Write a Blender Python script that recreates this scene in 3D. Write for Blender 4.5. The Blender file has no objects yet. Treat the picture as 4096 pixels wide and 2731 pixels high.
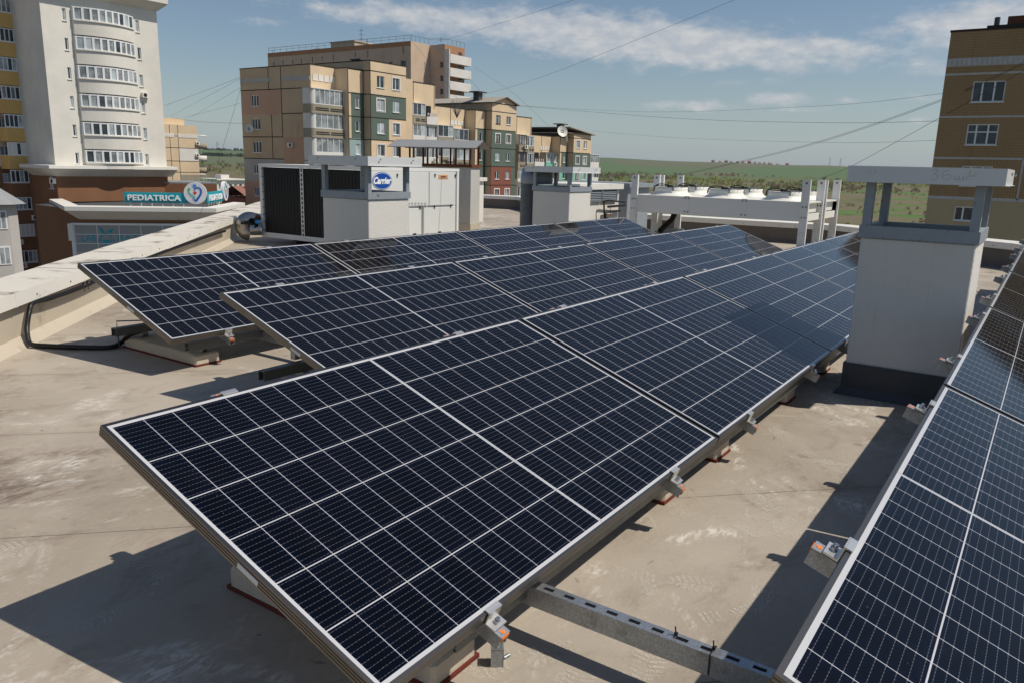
import bpy, math, random
from mathutils import Vector, Matrix, noise
random.seed(7)
R = math.radians
S = bpy.context.scene
COL = S.collection
# ---------------------------------------------------------------- camera, sky, sun, exposure
CAMZ = 1.372
F = 3129.53
PITCH, ROLL, YAW = R(12.644), R(1.541), R(34.159)
fw = Vector((math.cos(YAW)*math.cos(PITCH), math.sin(YAW)*math.cos(PITCH), -math.sin(PITCH)))
rt0 = Vector((math.sin(YAW), -math.cos(YAW), 0)); up0 = rt0.cross(fw)
rt = rt0*math.cos(ROLL) + up0*math.sin(ROLL); up = up0*math.cos(ROLL) - rt0*math.sin(ROLL)
CAMP = Vector((0, 0, CAMZ))
cam = bpy.data.objects.new('camera', bpy.data.cameras.new('camera')); COL.objects.link(cam)
cam.matrix_world = Matrix(((rt.x, up.x, -fw.x, 0), (rt.y, up.y, -fw.y, 0), (rt.z, up.z, -fw.z, CAMZ), (0, 0, 0, 1)))
cam.data.sensor_width = 36; cam.data.lens = 36*F/4096; cam.data.clip_start = 0.05; cam.data.clip_end = 20000
S.camera = cam

SUN_AZ, SUN_EL = R(-63.5), R(55.75)
sd = Vector((math.cos(SUN_AZ)*math.cos(SUN_EL), math.sin(SUN_AZ)*math.cos(SUN_EL), math.sin(SUN_EL)))
sl = bpy.data.lights.new('sun', 'SUN'); sl.energy = 4.9; sl.angle = R(0.53); sl.color = (1.0, 0.925, 0.82)
sun = bpy.data.objects.new('sun', sl); COL.objects.link(sun); sun.rotation_euler = sd.to_track_quat('Z', 'Y').to_euler()
S.view_settings.view_transform = 'Standard'; S.view_settings.look = 'None'; S.view_settings.gamma = 1
S.view_settings.use_curve_mapping = False; S.view_settings.exposure = -0.25

# ---------------------------------------------------------------- node helpers
class N:
    """a socket with arithmetic that makes math nodes"""
    def __init__(s, nt, sock): s.nt = nt; s.s = sock
    def op(s, o, *a, clamp=False):
        n = s.nt.nodes.new('ShaderNodeMath'); n.operation = o; n.use_clamp = clamp
        for i, v in enumerate((s,)+a):
            if isinstance(v, N): s.nt.links.new(v.s, n.inputs[i])
            else: n.inputs[i].default_value = v
        return N(s.nt, n.outputs[0])
    def __add__(s, o): return s.op('ADD', o)
    def __sub__(s, o): return s.op('SUBTRACT', o)
    def __mul__(s, o): return s.op('MULTIPLY', o)
    def __truediv__(s, o): return s.op('DIVIDE', o)
    def lt(s, o): return s.op('LESS_THAN', o)
    def gt(s, o): return s.op('GREATER_THAN', o)
    def mx(s, o): return s.op('MAXIMUM', o)
    def mn(s, o): return s.op('MINIMUM', o)
    def fr(s): return s.op('FRACT')
    def fl(s): return s.op('FLOOR')
    def ab(s): return s.op('ABSOLUTE')
    def pw(s, o): return s.op('POWER', o)
    def sm(s, a, b):
        n = s.nt.nodes.new('ShaderNodeMapRange'); n.interpolation_type = 'SMOOTHSTEP'
        s.nt.links.new(s.s, n.inputs[0]); n.inputs[1].default_value = a; n.inputs[2].default_value = b
        return N(s.nt, n.outputs[0])
def lin(c): return tuple((x/255/12.92 if x/255 <= .04045 else ((x/255+.055)/1.055)**2.4) for x in c)
def rgba(c): return (c[0], c[1], c[2], 1)
class MT:
    """a material being written: helper for texture nodes"""
    def __init__(s, name):
        s.m = bpy.data.materials.new(name); s.m.use_nodes = True; s.nt = s.m.node_tree
        s.b = s.nt.nodes['Principled BSDF']
        s.co = s.nt.nodes.new('ShaderNodeTexCoord')
    def xyz(s, which='Object'):
        n = s.nt.nodes.new('ShaderNodeSeparateXYZ'); s.nt.links.new(s.co.outputs[which], n.inputs[0])
        return [N(s.nt, o) for o in n.outputs]
    def noise(s, scale=1, detail=4, rough=.55, stretch=(1, 1, 1), dist=0, which='Object', rot=0):
        mp = s.nt.nodes.new('ShaderNodeMapping'); mp.inputs['Scale'].default_value = stretch; mp.inputs['Rotation'].default_value[2] = rot
        s.nt.links.new(s.co.outputs[which], mp.inputs[0])
        n = s.nt.nodes.new('ShaderNodeTexNoise'); n.inputs['Scale'].default_value = scale; n.inputs['Detail'].default_value = detail
        n.inputs['Roughness'].default_value = rough; n.inputs['Distortion'].default_value = dist
        s.nt.links.new(mp.outputs[0], n.inputs['Vector']); return N(s.nt, n.outputs['Fac'])
    def voro(s, scale=1, feature='F1', stretch=(1, 1, 1), rot=0, which='Object'):
        mp = s.nt.nodes.new('ShaderNodeMapping'); mp.inputs['Scale'].default_value = stretch; mp.inputs['Rotation'].default_value[2] = rot
        s.nt.links.new(s.co.outputs[which], mp.inputs[0])
        n = s.nt.nodes.new('ShaderNodeTexVoronoi'); n.feature = feature; n.inputs['Scale'].default_value = scale
        s.nt.links.new(mp.outputs[0], n.inputs['Vector']); return n
    def wn(s, *socks):
        c = s.nt.nodes.new('ShaderNodeCombineXYZ')
        for i, k in enumerate(socks): s.nt.links.new(k.s, c.inputs[i])
        n = s.nt.nodes.new('ShaderNodeTexWhiteNoise'); n.noise_dimensions = '3D'; s.nt.links.new(c.outputs[0], n.inputs['Vector'])
        return N(s.nt, n.outputs['Value'])
    def mix(s, f, a, b, mode='MIX'):
        n = s.nt.nodes.new('ShaderNodeMix'); n.data_type = 'RGBA'; n.blend_type = mode
        if isinstance(f, N): s.nt.links.new(f.s, n.inputs[0])
        else: n.inputs[0].default_value = f
        for i, v in ((6, a), (7, b)):
            if isinstance(v, tuple): n.inputs[i].default_value = rgba(v)
            else: s.nt.links.new(v, n.inputs[i])
        return n.outputs[2]
    def color(s, c):
        if isinstance(c, tuple): s.b.inputs['Base Color'].default_value = rgba(c)
        else: s.nt.links.new(c, s.b.inputs['Base Color'])
    def rough(s, r):
        if isinstance(r, N): s.nt.links.new(r.s, s.b.inputs['Roughness'])
        else: s.b.inputs['Roughness'].default_value = r
    def bump(s, h, strength=.3, dist=.01):
        n = s.nt.nodes.new('ShaderNodeBump'); n.inputs['Strength'].default_value = strength; n.inputs['Distance'].default_value = dist
        s.nt.links.new(h.s, n.inputs['Height']); s.nt.links.new(n.outputs[0], s.b.inputs['Normal'])
def plain(name, c, rough=.6, metal=0, var=.12, scale=3, spec=.4, stretch=(1, 1, 1), bump=0, bscale=60, dirt=None, dlo=.55, dhi=.75):
    t = MT(name); n = t.noise(scale, 4, .6, stretch)
    k = (n-.5)*(2*var)+1
    v = t.nt.nodes.new('ShaderNodeHueSaturation'); v.inputs['Color'].default_value = rgba(c); t.nt.links.new(k.s, v.inputs['Value'])
    out = v.outputs[0]
    if dirt:
        d = t.noise(scale*2.3, 6, .65, stretch)
        out = t.mix(d.sm(dlo, dhi), out, dirt)
    t.color(out); t.rough(rough); t.b.inputs['Metallic'].default_value = metal; t.b.inputs['Specular IOR Level'].default_value = spec
    if bump: t.bump(t.noise(bscale, 3, .6), bump, .01)
    return t.m

# ---------------------------------------------------------------- world: Nishita sky with fair-weather clouds laid out by direction
W = bpy.data.worlds.new('World'); S.world = W; W.use_nodes = True
wt = W.node_tree; bg = wt.nodes['Background']; bg.inputs['Strength'].default_value = 0.095
sky = wt.nodes.new('ShaderNodeTexSky'); sky.sky_type = 'NISHITA'; sky.sun_disc = False
sky.sun_elevation = SUN_EL; sky.sun_rotation = math.pi/2-SUN_AZ
sky.air_density = 1.0; sky.dust_density = .7; sky.ozone_density = 1.6; sky.altitude = 100
tc = wt.nodes.new('ShaderNodeTexCoord')
class WM(MT):
    def __init__(s): s.nt = wt; s.co = tc
w = WM()
dx, dy, dz = w.xyz('Generated')
az = dy.op('ARCTAN2', dx); el = dz.op('ARCSINE')
def azel(px, py):
    d = (fw + rt*((px-2048)/F) - up*((py-1365.5)/F)).normalized(); return math.atan2(d.y, d.x), math.asin(d.z)
cc = wt.nodes.new('ShaderNodeCombineXYZ'); wt.links.new(az.s, cc.inputs[0]); wt.links.new(el.s, cc.inputs[1])
def wnoise(scale, detail, rough, sx, sy, off=0):
    mp = wt.nodes.new('ShaderNodeMapping'); mp.inputs['Scale'].default_value = (sx, sy, 1); mp.inputs['Location'].default_value = (off, off*.7, 0)
    wt.links.new(cc.outputs[0], mp.inputs[0])
    n = wt.nodes.new('ShaderNodeTexNoise'); n.inputs['Scale'].default_value = scale; n.inputs['Detail'].default_value = detail; n.inputs['Roughness'].default_value = rough
    wt.links.new(mp.outputs[0], n.inputs[0]); return N(wt, n.outputs['Fac'])
n1 = wnoise(26, 8, .62, 1, 2.2); n2 = wnoise(9, 7, .6, 1, 3.0, 3.1)
dens = None
# cloud banks: (centre px, centre py, half width deg, half height deg, rotation deg, strength)
for px, py, aw, ah, rot, st in ((2560, 165, 15, 1.6, -5.0, 1.15), (1750, 75, 12, 1.2, -2.5, .8), (3270, 190, 7, 1.0, -6, .8), (3960, 95, 7, 1.5, 2, 1.0),
                                (3050, 325, 6, .55, 0, .45), (2780, 425, 3.2, .5, 0, .8), (3110, 395, 2.2, .5, 0, .95), (3180, 440, 3.2, .35, 0, .5), (3400, 405, 1.1, .3, 0, .5),
                                (3670, 480, .9, .25, 0, .6), (3640, 390, 2.5, .5, 0, .4), (1000, 85, 4, .5, 0, .35), (3700, 260, 4, .8, 0, .6), (2800, 520, 7, .5, 0, .25),
                                (4700, 300, 9, 2, 0, .9), (-500, 200, 10, 1.5, 0, .6)):
    a0, e0 = azel(px, py)
    ca, sa = math.cos(R(rot)), math.sin(R(rot))
    u = (az-a0)*-1.0; v = el-e0
    uu = (u*ca + v*sa)/R(aw); vv = (v*ca - u*sa)/R(ah)
    m = (uu*uu+vv*vv).op('MULTIPLY', -1.0).op('EXPONENT')*st
    dens = m if dens is None else dens.mx(m)
# loose cumulus for the rest of the sky dome (seen in reflections)
rest = (n2-.5)*.75*el.sm(.25, .6)
mask = dens.mx(rest)
cl = (mask*1.25 + (n1-.5)*1.5 + (n2-.5)*.7 - .34).sm(0.0, .75)*.82
shade = wnoise(34, 6, .6, 1, 2.0, 1.3)
cloudc = w.mix(shade.sm(.35, .7), (5.9, 6.3, 6.9), (8.3, 8.2, 8.1))
hz = el.sm(.0, .10)
skyc = w.mix((hz*-.45)+.45, sky.outputs[0], (4.2, 5.7, 7.2))
wt.links.new(w.mix(cl, skyc, cloudc), bg.inputs['Color'])

# ---------------------------------------------------------------- pixel helpers used only to look up real positions on real planes
def ray(px, py): return fw + rt*((px-2048)/F) - up*((py-1365.5)/F)
def GZ(px, py, z=0):
    d = ray(px, py); return CAMP + d*((z-CAMZ)/d.z)
def FY(px, py, y0):
    d = ray(px, py); X = CAMP + d*(y0/d.y); return X.x, X.z
def FX(px, py, x0):
    d = ray(px, py); X = CAMP + d*(x0/d.x); return X.y, X.z
def AT(px, py, dist):
    d = ray(px, py); return CAMP + d*(dist/math.hypot(d.x, d.y))

# ---------------------------------------------------------------- mesh builder
OFF = {}
class M:
    def __init__(s): s.v = []; s.f = []; s.mi = []; s.sm = []
    def add(s, vs, fs, m=0, smooth=False):
        k = len(s.v); s.v += [tuple(v) for v in vs]
        for f in fs: s.f.append(tuple(k+i for i in f)); s.mi.append(m); s.sm.append(smooth)
        return s
    def quad(s, a, b, c, d, m=0): return s.add((a, b, c, d), ((0, 1, 2, 3),), m)
    def box(s, x0, x1, y0, y1, z0, z1, m=0):
        vs = [(x, y, z) for z in (z0, z1) for y in (y0, y1) for x in (x0, x1)]
        return s.add(vs, ((0, 2, 3, 1), (4, 5, 7, 6), (0, 1, 5, 4), (2, 6, 7, 3), (0, 4, 6, 2), (1, 3, 7, 5)), m)
    def obox(s, o, ax, ay, az_, m=0):
        """box from corner o spanned by three vectors"""
        o, ax, ay, az_ = Vector(o), Vector(ax), Vector(ay), Vector(az_)
        vs = [o+ax*i+ay*j+az_*k for k in (0, 1) for j in (0, 1) for i in (0, 1)]
        return s.add(vs, ((0, 2, 3, 1), (4, 5, 7, 6), (0, 1, 5, 4), (2, 6, 7, 3), (0, 4, 6, 2), (1, 3, 7, 5)), m)
    def bbox(s, x0, x1, y0, y1, z0, z1, b=.01, m=0):
        """box with its vertical and top edges bevelled"""
        def ring(z, i): return [(x0+b+i, y0+i, z), (x1-b-i, y0+i, z), (x1-i, y0+b+i, z), (x1-i, y1-b-i, z), (x1-b-i, y1-i, z), (x0+b+i, y1-i, z), (x0+i, y1-b-i, z), (x0+i, y0+b+i, z)]
        vs = ring(z0, 0)+ring(z1-b, 0)+ring(z1, b)
        fs = [tuple(range(7, -1, -1)), tuple(range(16, 24))]
        for k in (0, 8):
            for i in range(8): fs.append((k+i, k+(i+1) % 8, k+8+(i+1) % 8, k+8+i))
        return s.add(vs, fs, m)
    def tube(s, pts, r, n=8, m=0, caps=True, smooth=True):
        pts = [Vector(p) for p in pts]; rs = r if isinstance(r, (list, tuple)) else [r]*len(pts)
        vs = []; fs = []; prev = None
        for i, p in enumerate(pts):
            t = (pts[min(i+1, len(pts)-1)]-pts[max(i-1, 0)]).normalized()
            if prev is None: prev = (Vector((0, 0, 1)) if abs(t.z) < .9 else Vector((1, 0, 0)))
            a = (prev - t*prev.dot(t)).normalized(); b = t.cross(a); prev = a
            for k in range(n):
                an = 2*math.pi*k/n; vs.append(p+(a*math.cos(an)+b*math.sin(an))*rs[i])
        for i in range(len(pts)-1):
            for k in range(n): fs.append((i*n+k, i*n+(k+1) % n, (i+1)*n+(k+1) % n, (i+1)*n+k))
        s.add(vs, fs, m, smooth)
        if caps: s.add(vs[:n], (tuple(range(n-1, -1, -1)),), m); s.add(vs[-n:], (tuple(range(n)),), m)
        return s
    def lathe(s, c, prof, n=24, m=0, smooth=True, axis=2):
        vs = []; fs = []
        for (r, z) in prof:
            for k in range(n):
                a = 2*math.pi*k/n; p = (r*math.cos(a), r*math.sin(a), z)
                if axis == 1: p = (p[0], p[2], p[1])
                if axis == 0: p = (p[2], p[0], p[1])
                vs.append((c[0]+p[0], c[1]+p[1], c[2]+p[2]))
        for i in range(len(prof)-1):
            for k in range(n): fs.append((i*n+k, i*n+(k+1) % n, (i+1)*n+(k+1) % n, (i+1)*n+k))
        return s.add(vs, fs, m, smooth)
    def prism(s, poly, z0, z1, m=0, mtop=None):
        n = len(poly); vs = [(p[0], p[1], z0) for p in poly]+[(p[0], p[1], z1) for p in poly]
        s.add(vs, [(i, (i+1) % n, n+(i+1) % n, n+i) for i in range(n)], m)
        s.add(vs[:n], (tuple(range(n-1, -1, -1)),), m); s.add(vs[n:], (tuple(range(n)),), m if mtop is None else mtop)
        return s
    def build(s, name, mats, parent=None, world=True):
        me = bpy.data.meshes.new(name)
        o0 = OFF.get(parent.name, Vector((0, 0, 0))) if (parent and world) else Vector((0, 0, 0))
        me.from_pydata([(v[0]-o0.x, v[1]-o0.y, v[2]-o0.z) for v in s.v], [], s.f)
        for mt in (mats if isinstance(mats, (list, tuple)) else [mats]): me.materials.append(mt)
        me.polygons.foreach_set('material_index', s.mi); me.polygons.foreach_set('use_smooth', s.sm)
        me.update()
        ob = bpy.data.objects.new(name, me); COL.objects.link(ob)
        if parent: ob.parent = parent; OFF[ob.name] = o0
        return ob
def tag(o, label, cat, group=None, kind=None):
    if label: o['label'] = label
    if cat: o['category'] = cat
    if group: o['group'] = group
    if kind: o['kind'] = kind
    return o
def thing(name, label, cat, loc=(0, 0, 0), group=None, rot=None):
    o = bpy.data.objects.new(name, None); COL.objects.link(o); o.empty_display_size = .2
    o.location = loc
    if rot: o.rotation_euler = rot
    OFF[o.name] = Vector(loc)
    return tag(o, label, cat, group)
def solo(m, name, mats, label, cat, group=None, kind=None):
    """a thing that is one mesh, its origin at its own base"""
    xs = [v[0] for v in m.v]; ys = [v[1] for v in m.v]; zs = [v[2] for v in m.v]
    L = Vector(((min(xs)+max(xs))/2, (min(ys)+max(ys))/2, min(zs)))
    m.v = [(v[0]-L.x, v[1]-L.y, v[2]-L.z) for v in m.v]
    o = m.build(name, mats); o.location = L
    return tag(o, label, cat, group, kind)
def dup(root, label=None, loc=None):
    r = root.copy(); COL.objects.link(r)
    if label: r['label'] = label
    if loc is not None: r.location = loc
    for c in root.children:
        k = c.copy(); COL.objects.link(k); k.parent = r
        for g in c.children:
            h = g.copy(); COL.objects.link(h); h.parent = k
    return r
def text_mesh(txt, size, depth=.0, shear=0, bold=0.0, space=1.0):
    """vertices and faces of a word, baseline at the origin, lying in x/y"""
    c = bpy.data.curves.new('t', 'FONT'); c.body = txt; c.size = size; c.extrude = depth; c.shear = shear; c.offset = bold; c.space_character = space; c.resolution_u = 3
    o = bpy.data.objects.new('t', c); me = bpy.data.meshes.new_from_object(o)
    vs = [v.co.copy() for v in me.vertices]; fs = [tuple(p.vertices) for p in me.polygons]
    bpy.data.objects.remove(o); bpy.data.curves.remove(c); bpy.data.meshes.remove(me)
    return vs, fs

# ---------------------------------------------------------------- materials
def roof_mat():
    t = MT('roof_membrane')
    big = t.noise(.55, 5, .6, dist=.4); med = t.noise(2.6, 7, .68, (1, 1.5, 1), .6, rot=.5); fine = t.noise(38, 5, .7, (1, 2.2, 1), .3, rot=.5)
    c = t.mix(big.sm(.3, .7), lin((148, 138, 124)), lin((176, 166, 152)))
    c = t.mix(med.sm(.5, .72)*.55, c, lin((122, 109, 94)))
    c = t.mix(fine.sm(.5, .8)*.45, c, lin((196, 183, 165)))
    # pale chalky scuffs and shoe prints, brushed streaks
    sc = t.noise(1.7, 5, .62, (1, 1, 1), 1.4); st = t.noise(15, 6, .72, (1.0, 3.2, 1), .7, rot=1.1)
    c = t.mix((sc.sm(.54, .7)*st.sm(.42, .58))*.95, c, lin((214, 209, 199)))
    # damp, dirty brown patches
    da = t.noise(.9, 6, .68, (1, 1, 1), .8); db = t.noise(9, 6, .7, (1, 2.6, 1), 1.2, rot=.9)
    c = t.mix((da.sm(.53, .7)*db.sm(.38, .58))*.8, c, lin((96, 80, 70)))
    spots = t.noise(11, 2, .4, dist=.6); c = t.mix(spots.sm(.72, .76)*.5, c, lin((84, 74, 66)))
    # welded seams of the membrane sheets, one metre apart, running across the array
    x, y, z = t.xyz()
    wob = (t.noise(1.3, 2, .5)-.5)*.03
    s1 = ((x*.70+y*.714)+wob+.02)/1.18
    seam = (s1.fr()-.5).ab().lt(.0022); lip = (s1.fr()-.5).ab().lt(.03)
    c = t.mix(lip*.10, c, lin((120, 108, 96))); c = t.mix(seam*.75, c, lin((78, 68, 58)))
    t.color(c); t.rough((fine*.25)+.62); t.b.inputs['Specular IOR Level'].default_value = .3
    weave = t.noise(420, 2, .5)
    t.bump(fine*.7+st*.5+weave*.25-seam*1.0, .35, .004)
    return t.m
def panel_mat():
    """mono half-cut cells behind glass: 2 x 11 columns by 6 rows, ten wires per cell"""
    t = MT('solar_cells'); L, Wd = 2.094, 1.134
    x, y, z = t.xyz(); m = .021
    xm = x.mn((x*-1.0)+L)            # both halves are mirror images
    pc = (L/2-m-.0055)/11; pr = (Wd-2*m)/6
    cu = (xm-m)/pc; cv = (y-m)/pr
    fu = cu.fr(); fv = cv.fr()
    eu = fu.mn((fu*-1.0)+1)*pc; ev = fv.mn((fv*-1.0)+1)*pr
    out = (cu.lt(0)).mx(cu.gt(11)).mx(cv.lt(0)).mx(cv.gt(6))
    gap = out.mx(eu.lt(.0009)).mx(ev.lt(.0017))
    mid = (xm-(L/2)).ab().lt(.0020)
    wv = ((fv*10).fr()-.5).ab()*(pr/10)
    pads = (((fu*8).fr()-.5).ab()).gt(.40)
    wire = (wv.lt(.0004)*.55).mx((wv.lt(.0009))*pads)
    endpad = (eu.lt(.005))*(wv.lt(.0011))
    wire = wire.mx(endpad)
    cid = t.wn(cu.fl(), cv.fl(), x.gt(L/2))
    edge = (eu.mn(ev)).sm(.03, .0)
    big = t.noise(2.2, 3, .5)
    c = t.mix(cid, lin((3, 4, 9)), lin((5, 7, 15)))
    c = t.mix(edge*.5, c, lin((6, 11, 30)))
    c = t.mix(wire*.42, c, lin((140, 142, 150)))
    c = t.mix(gap, c, lin((184, 185, 188)))
    c = t.mix(mid*.6, c, lin((120, 128, 136)))
    dust = t.noise(7, 5, .65); sp = t.noise(130, 1, .4)
    c = t.mix((dust.sm(.45, .85)*.005)+sp.sm(.78, .8)*.12, c, lin((205, 200, 190)))
    t.color(c)
    t.b.inputs['IOR'].default_value = 1.5; t.rough((dust*.05)+.035)
    t.b.inputs['Specular IOR Level'].default_value = .2
    wav = t.noise(3.1, 2, .5); t.bump(wav, .05, .004)
    return t.m
def galv_mat(name='galvanised_steel', c=(178, 184, 188), rough=.42):
    t = MT(name); v = t.voro(150); n = t.noise(14, 4, .6)
    cc = t.mix(N(t.nt, v.outputs['Distance']).sm(.1, .7), lin(c), lin(tuple(int(k*.88) for k in c)))
    cc = t.mix(n.sm(.5, .75)*.5, cc, lin((110, 104, 92)))
    t.color(cc); t.rough((n*.2)+rough-.1); t.b.inputs['Metallic'].default_value = .75
    return t.m
def stucco(name, c, dirt=None, scale=70, st=.5, streak=.0):
    t = MT(name); n = t.noise(1.4, 5, .6); f = t.noise(scale, 4, .65); s2 = t.noise(2.2, 6, .7, (3, 3, .18))
    cc = t.mix(n.sm(.3, .75)*.5, c, tuple(k*.86 for k in c))
    if dirt: cc = t.mix(s2.sm(.56, .78)*streak, cc, dirt)
    t.color(cc); t.rough(.9); t.b.inputs['Specular IOR Level'].default_value = .2; t.bump(f, st, .012); return t.m
def facade_mat(name, c, streakc=lin((120, 76, 34)), streak=.5, grain=.10, tiles=0, sx=.9):
    """weathered exterior wall: fine grain, cloudy patches, vertical rust and rain streaks"""
    t = MT(name); n = t.noise(.35, 5, .62); g = t.noise(9, 4, .7); s1 = t.noise(sx, 5, .7, (1, 1, .06), .2)
    low = t.noise(.12, 3, .5)
    cc = t.mix(n.sm(.3, .72)*.8, c, tuple(k*.84 for k in c)); cc = t.mix(g.sm(.4, .8)*grain*2, cc, tuple(k*.7 for k in c))
    cc = t.mix(s1.sm(.56, .74)*(low.sm(.4, .6))*streak, cc, streakc)
    if tiles:
        x, y, z = t.xyz('Object')
        q = (((x+y)/tiles).fr()-.5).ab().gt(.41).mx(((z/tiles).fr()-.5).ab().gt(.41))
        cc = t.mix(q*.55, cc, tuple(k*.42 for k in c))
    t.color(cc); t.rough(.88); t.b.inputs['Specular IOR Level'].default_value = .2; return t.m
def glass_mat(name, c, rough=.08, var=.6):
    t = MT(name); x, y, z = t.xyz('Object')
    n = t.noise(.8, 3, .6); cc = t.mix(n.sm(.4, .62), c, tuple(min(1, k*(1+2.2*var)) for k in c))
    t.color(cc); t.rough(rough); t.b.inputs['Specular IOR Level'].default_value = .5; return t.m

mt = dict(
 roof=roof_mat(), cells=panel_mat(), galv=galv_mat(), galvdark=galv_mat('dull_steel', (128, 132, 132), .5),
 alu=plain('anodised_aluminium', lin((118, 114, 110)), .34, 1.0, .06, 9, stretch=(1, 8, 8)),
 alulight=plain('bare_aluminium', lin((214, 213, 210)), .35, .8, .05, 20),
 back=plain('panel_backsheet', lin((205, 205, 205)), .6),
 sticker=plain('paper_sticker', lin((205, 208, 210)), .5, 0, .05, 40),
 orange=plain('orange_plastic', lin((236, 122, 24)), .4, 0, .05), bolt=plain('steel_bolt', lin((190, 192, 194)), .25, 1, .05),
 kerb=stucco('concrete_kerb', lin((196, 186, 168)), lin((92, 80, 58)), 45, .5, .8), pad=plain('red_rubber_pad', lin((104, 44, 34)), .85, 0, .25, 30),
 cap=plain('painted_coping', lin((226, 223, 214)), .45, 0, .06, 2.2, dirt=lin((116, 100, 80)), dlo=.62, dhi=.8),
 capdirt=plain('weathered_coping_top', lin((208, 202, 190)), .6, 0, .10, 1.1, stretch=(1, 1, 1), dirt=lin((92, 78, 60)), dlo=.5, dhi=.72),
 upstand=plain('membrane_upstand', lin((186, 176, 158)), .55, 0, .10, 1.6, dirt=lin((120, 104, 88)), dlo=.58, dhi=.78, bump=.1, bscale=14),
 darkup=plain('dark_membrane_upstand', lin((104, 98, 92)), .75, 0, .16, 5, bump=.25, bscale=30),
 dark=plain('bitumen_flashing', lin((74, 76, 78)), .7, 0, .18, 4, bump=.3, bscale=18),
 stucco=stucco('grey_white_stucco', lin((222, 219, 211)), lin((160, 150, 132)), 85, .6, .3),
 sheet=plain('painted_sheet_metal', lin((212, 213, 212)), .4, .1, .04, 2, dirt=lin((150, 146, 138)), dlo=.64, dhi=.82, stretch=(1, 1, .3)),
 steelpaint=plain('weathered_grey_paint', lin((150, 158, 164)), .55, .2, .14, 9, dirt=lin((110, 66, 38)), dlo=.62, dhi=.72),
 rust=plain('rusty_steel', lin((104, 62, 36)), .85, .1, .3, 12, dirt=lin((64, 40, 28))),
 white=plain('white_powder_coat', lin((226, 226, 222)), .38, 0, .03, 3), offwhite=plain('off_white_panel', lin((214, 216, 212)), .4, 0, .04, 2),
 whiteplastic=plain('white_moulded_plastic', lin((226, 224, 214)), .45, 0, .04, 5),
 black=plain('black_plastic', lin((26, 27, 28)), .45, 0, .1, 8), coil=plain('dark_coil_fins', lin((46, 44, 43)), .7, .2, .35, 5, stretch=(1, 9, .4)), wire=plain('black_wire', lin((20, 20, 22)), .5),
 cable=plain('overhead_cable', lin((48, 50, 54)), .6), foil=plain('crinkled_foil', lin((176, 172, 164)), .3, .8, .2, 12, bump=.8, bscale=20),
 pvc=plain('pvc_window_frame', lin((228, 229, 228)), .4, 0, .03), woodframe=plain('brown_window_frame', lin((104, 66, 46)), .6, 0, .1),
 glassd=glass_mat('dark_window_glass', lin((44, 52, 58))), glassm=glass_mat('curtained_window_glass', lin((112, 118, 120)), .12, .5), glassl=glass_mat('blind_window_glass', lin((150, 160, 164)), .18, .25),
 hole=plain('dark_opening', lin((24, 24, 26)), .8),
 tan=facade_mat('tan_panel_wall', lin((200, 178, 148))), tan2=facade_mat('pale_tan_panel_wall', lin((220, 198, 166)), streak=.4), pink=facade_mat('pink_insulated_wall', lin((200, 164, 140)), streak=.12),
 peach=facade_mat('peach_render', lin((228, 200, 164)), streak=.08), green=facade_mat('grey_green_wall', lin((98, 112, 102)), lin((150, 140, 110)), .25), ltblue=facade_mat('pale_blue_wall', lin((156, 178, 178)), streak=.1),
 brick=facade_mat('brick_red_wall', lin((140, 88, 74)), lin((190, 150, 130)), .3), teal=facade_mat('mint_green_wall', lin((132, 190, 170)), streak=.1), lgrey=facade_mat('pale_grey_render', lin((186, 182, 176)), streak=.1),
 whitewall=facade_mat('white_render', lin((224, 221, 214)), lin((168, 158, 140)), .28), seam=plain('tarred_joint', lin((44, 40, 36)), .9, 0, .4, 6),
 concrete=facade_mat('stained_concrete', lin((158, 150, 132)), lin((84, 74, 56)), .8), towerwhite=facade_mat('cream_tower_render', lin((224, 220, 210)), lin((176, 164, 140)), .22, .05),
 yellow=facade_mat('ochre_render', lin((218, 180, 112)), streak=.1), brown=facade_mat('chocolate_render', lin((136, 98, 72)), lin((80, 54, 40)), .3), palepink=facade_mat('pale_pink_render', lin((218, 198, 190)), streak=.05),
 rear=facade_mat('rosy_grey_panel_wall', lin((208, 184, 160)), lin((120, 92, 70)), .5), rearband=facade_mat('terracotta_parapet_band', lin((176, 132, 100)), lin((110, 72, 50)), .5),
 tile=facade_mat('brown_mosaic_tile_wall', lin((170, 142, 102)), lin((110, 74, 42)), .6, .12, .16), beigewall=facade_mat('beige_render', lin((186, 170, 132)), streak=.08), mortar=plain('pale_mortar_joint', lin((188, 186, 180)), .9, 0, .25, 3),
 redroof=plain('red_roof_tile', lin((140, 100, 88)), .85, 0, .2, 1), greyroof=plain('grey_sheet_roof', lin((146, 148, 148)), .6, .2, .12, 1.5), slate=plain('fibre_cement_roof', lin((158, 152, 140)), .9, 0, .2, 2),
 tealsign=plain('teal_sign_board', lin((30, 152, 166)), .5, 0, .04), signwhite=plain('white_sign_letters', lin((236, 238, 238)), .45, 0, .02), signgrey=plain('white_sign_disc', lin((222, 222, 224)), .45, 0, .02),
 sblue=plain('blue_sign_paint', lin((28, 92, 184)), .45), slblue=plain('light_blue_sign_paint', lin((40, 150, 226)), .45), sgreen=plain('green_sign_paint', lin((72, 190, 60)), .45), steal=plain('sea_green_sign_paint', lin((50, 184, 160)), .45), sred=plain('red_sign_paint', lin((214, 34, 44)), .45),
 film=plain('grey_printed_window_film', lin((150, 152, 152)), .35, 0, .06, .6), brandblue=plain('royal_blue_badge', lin((22, 74, 158)), .4, 0, .02), stickero=plain('tan_orange_sticker', lin((214, 160, 106)), .5), pencil=plain('pencil_marks', lin((150, 152, 152)), .7), navy=plain('navy_sticker_print', lin((50, 58, 96)), .6),
)

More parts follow.
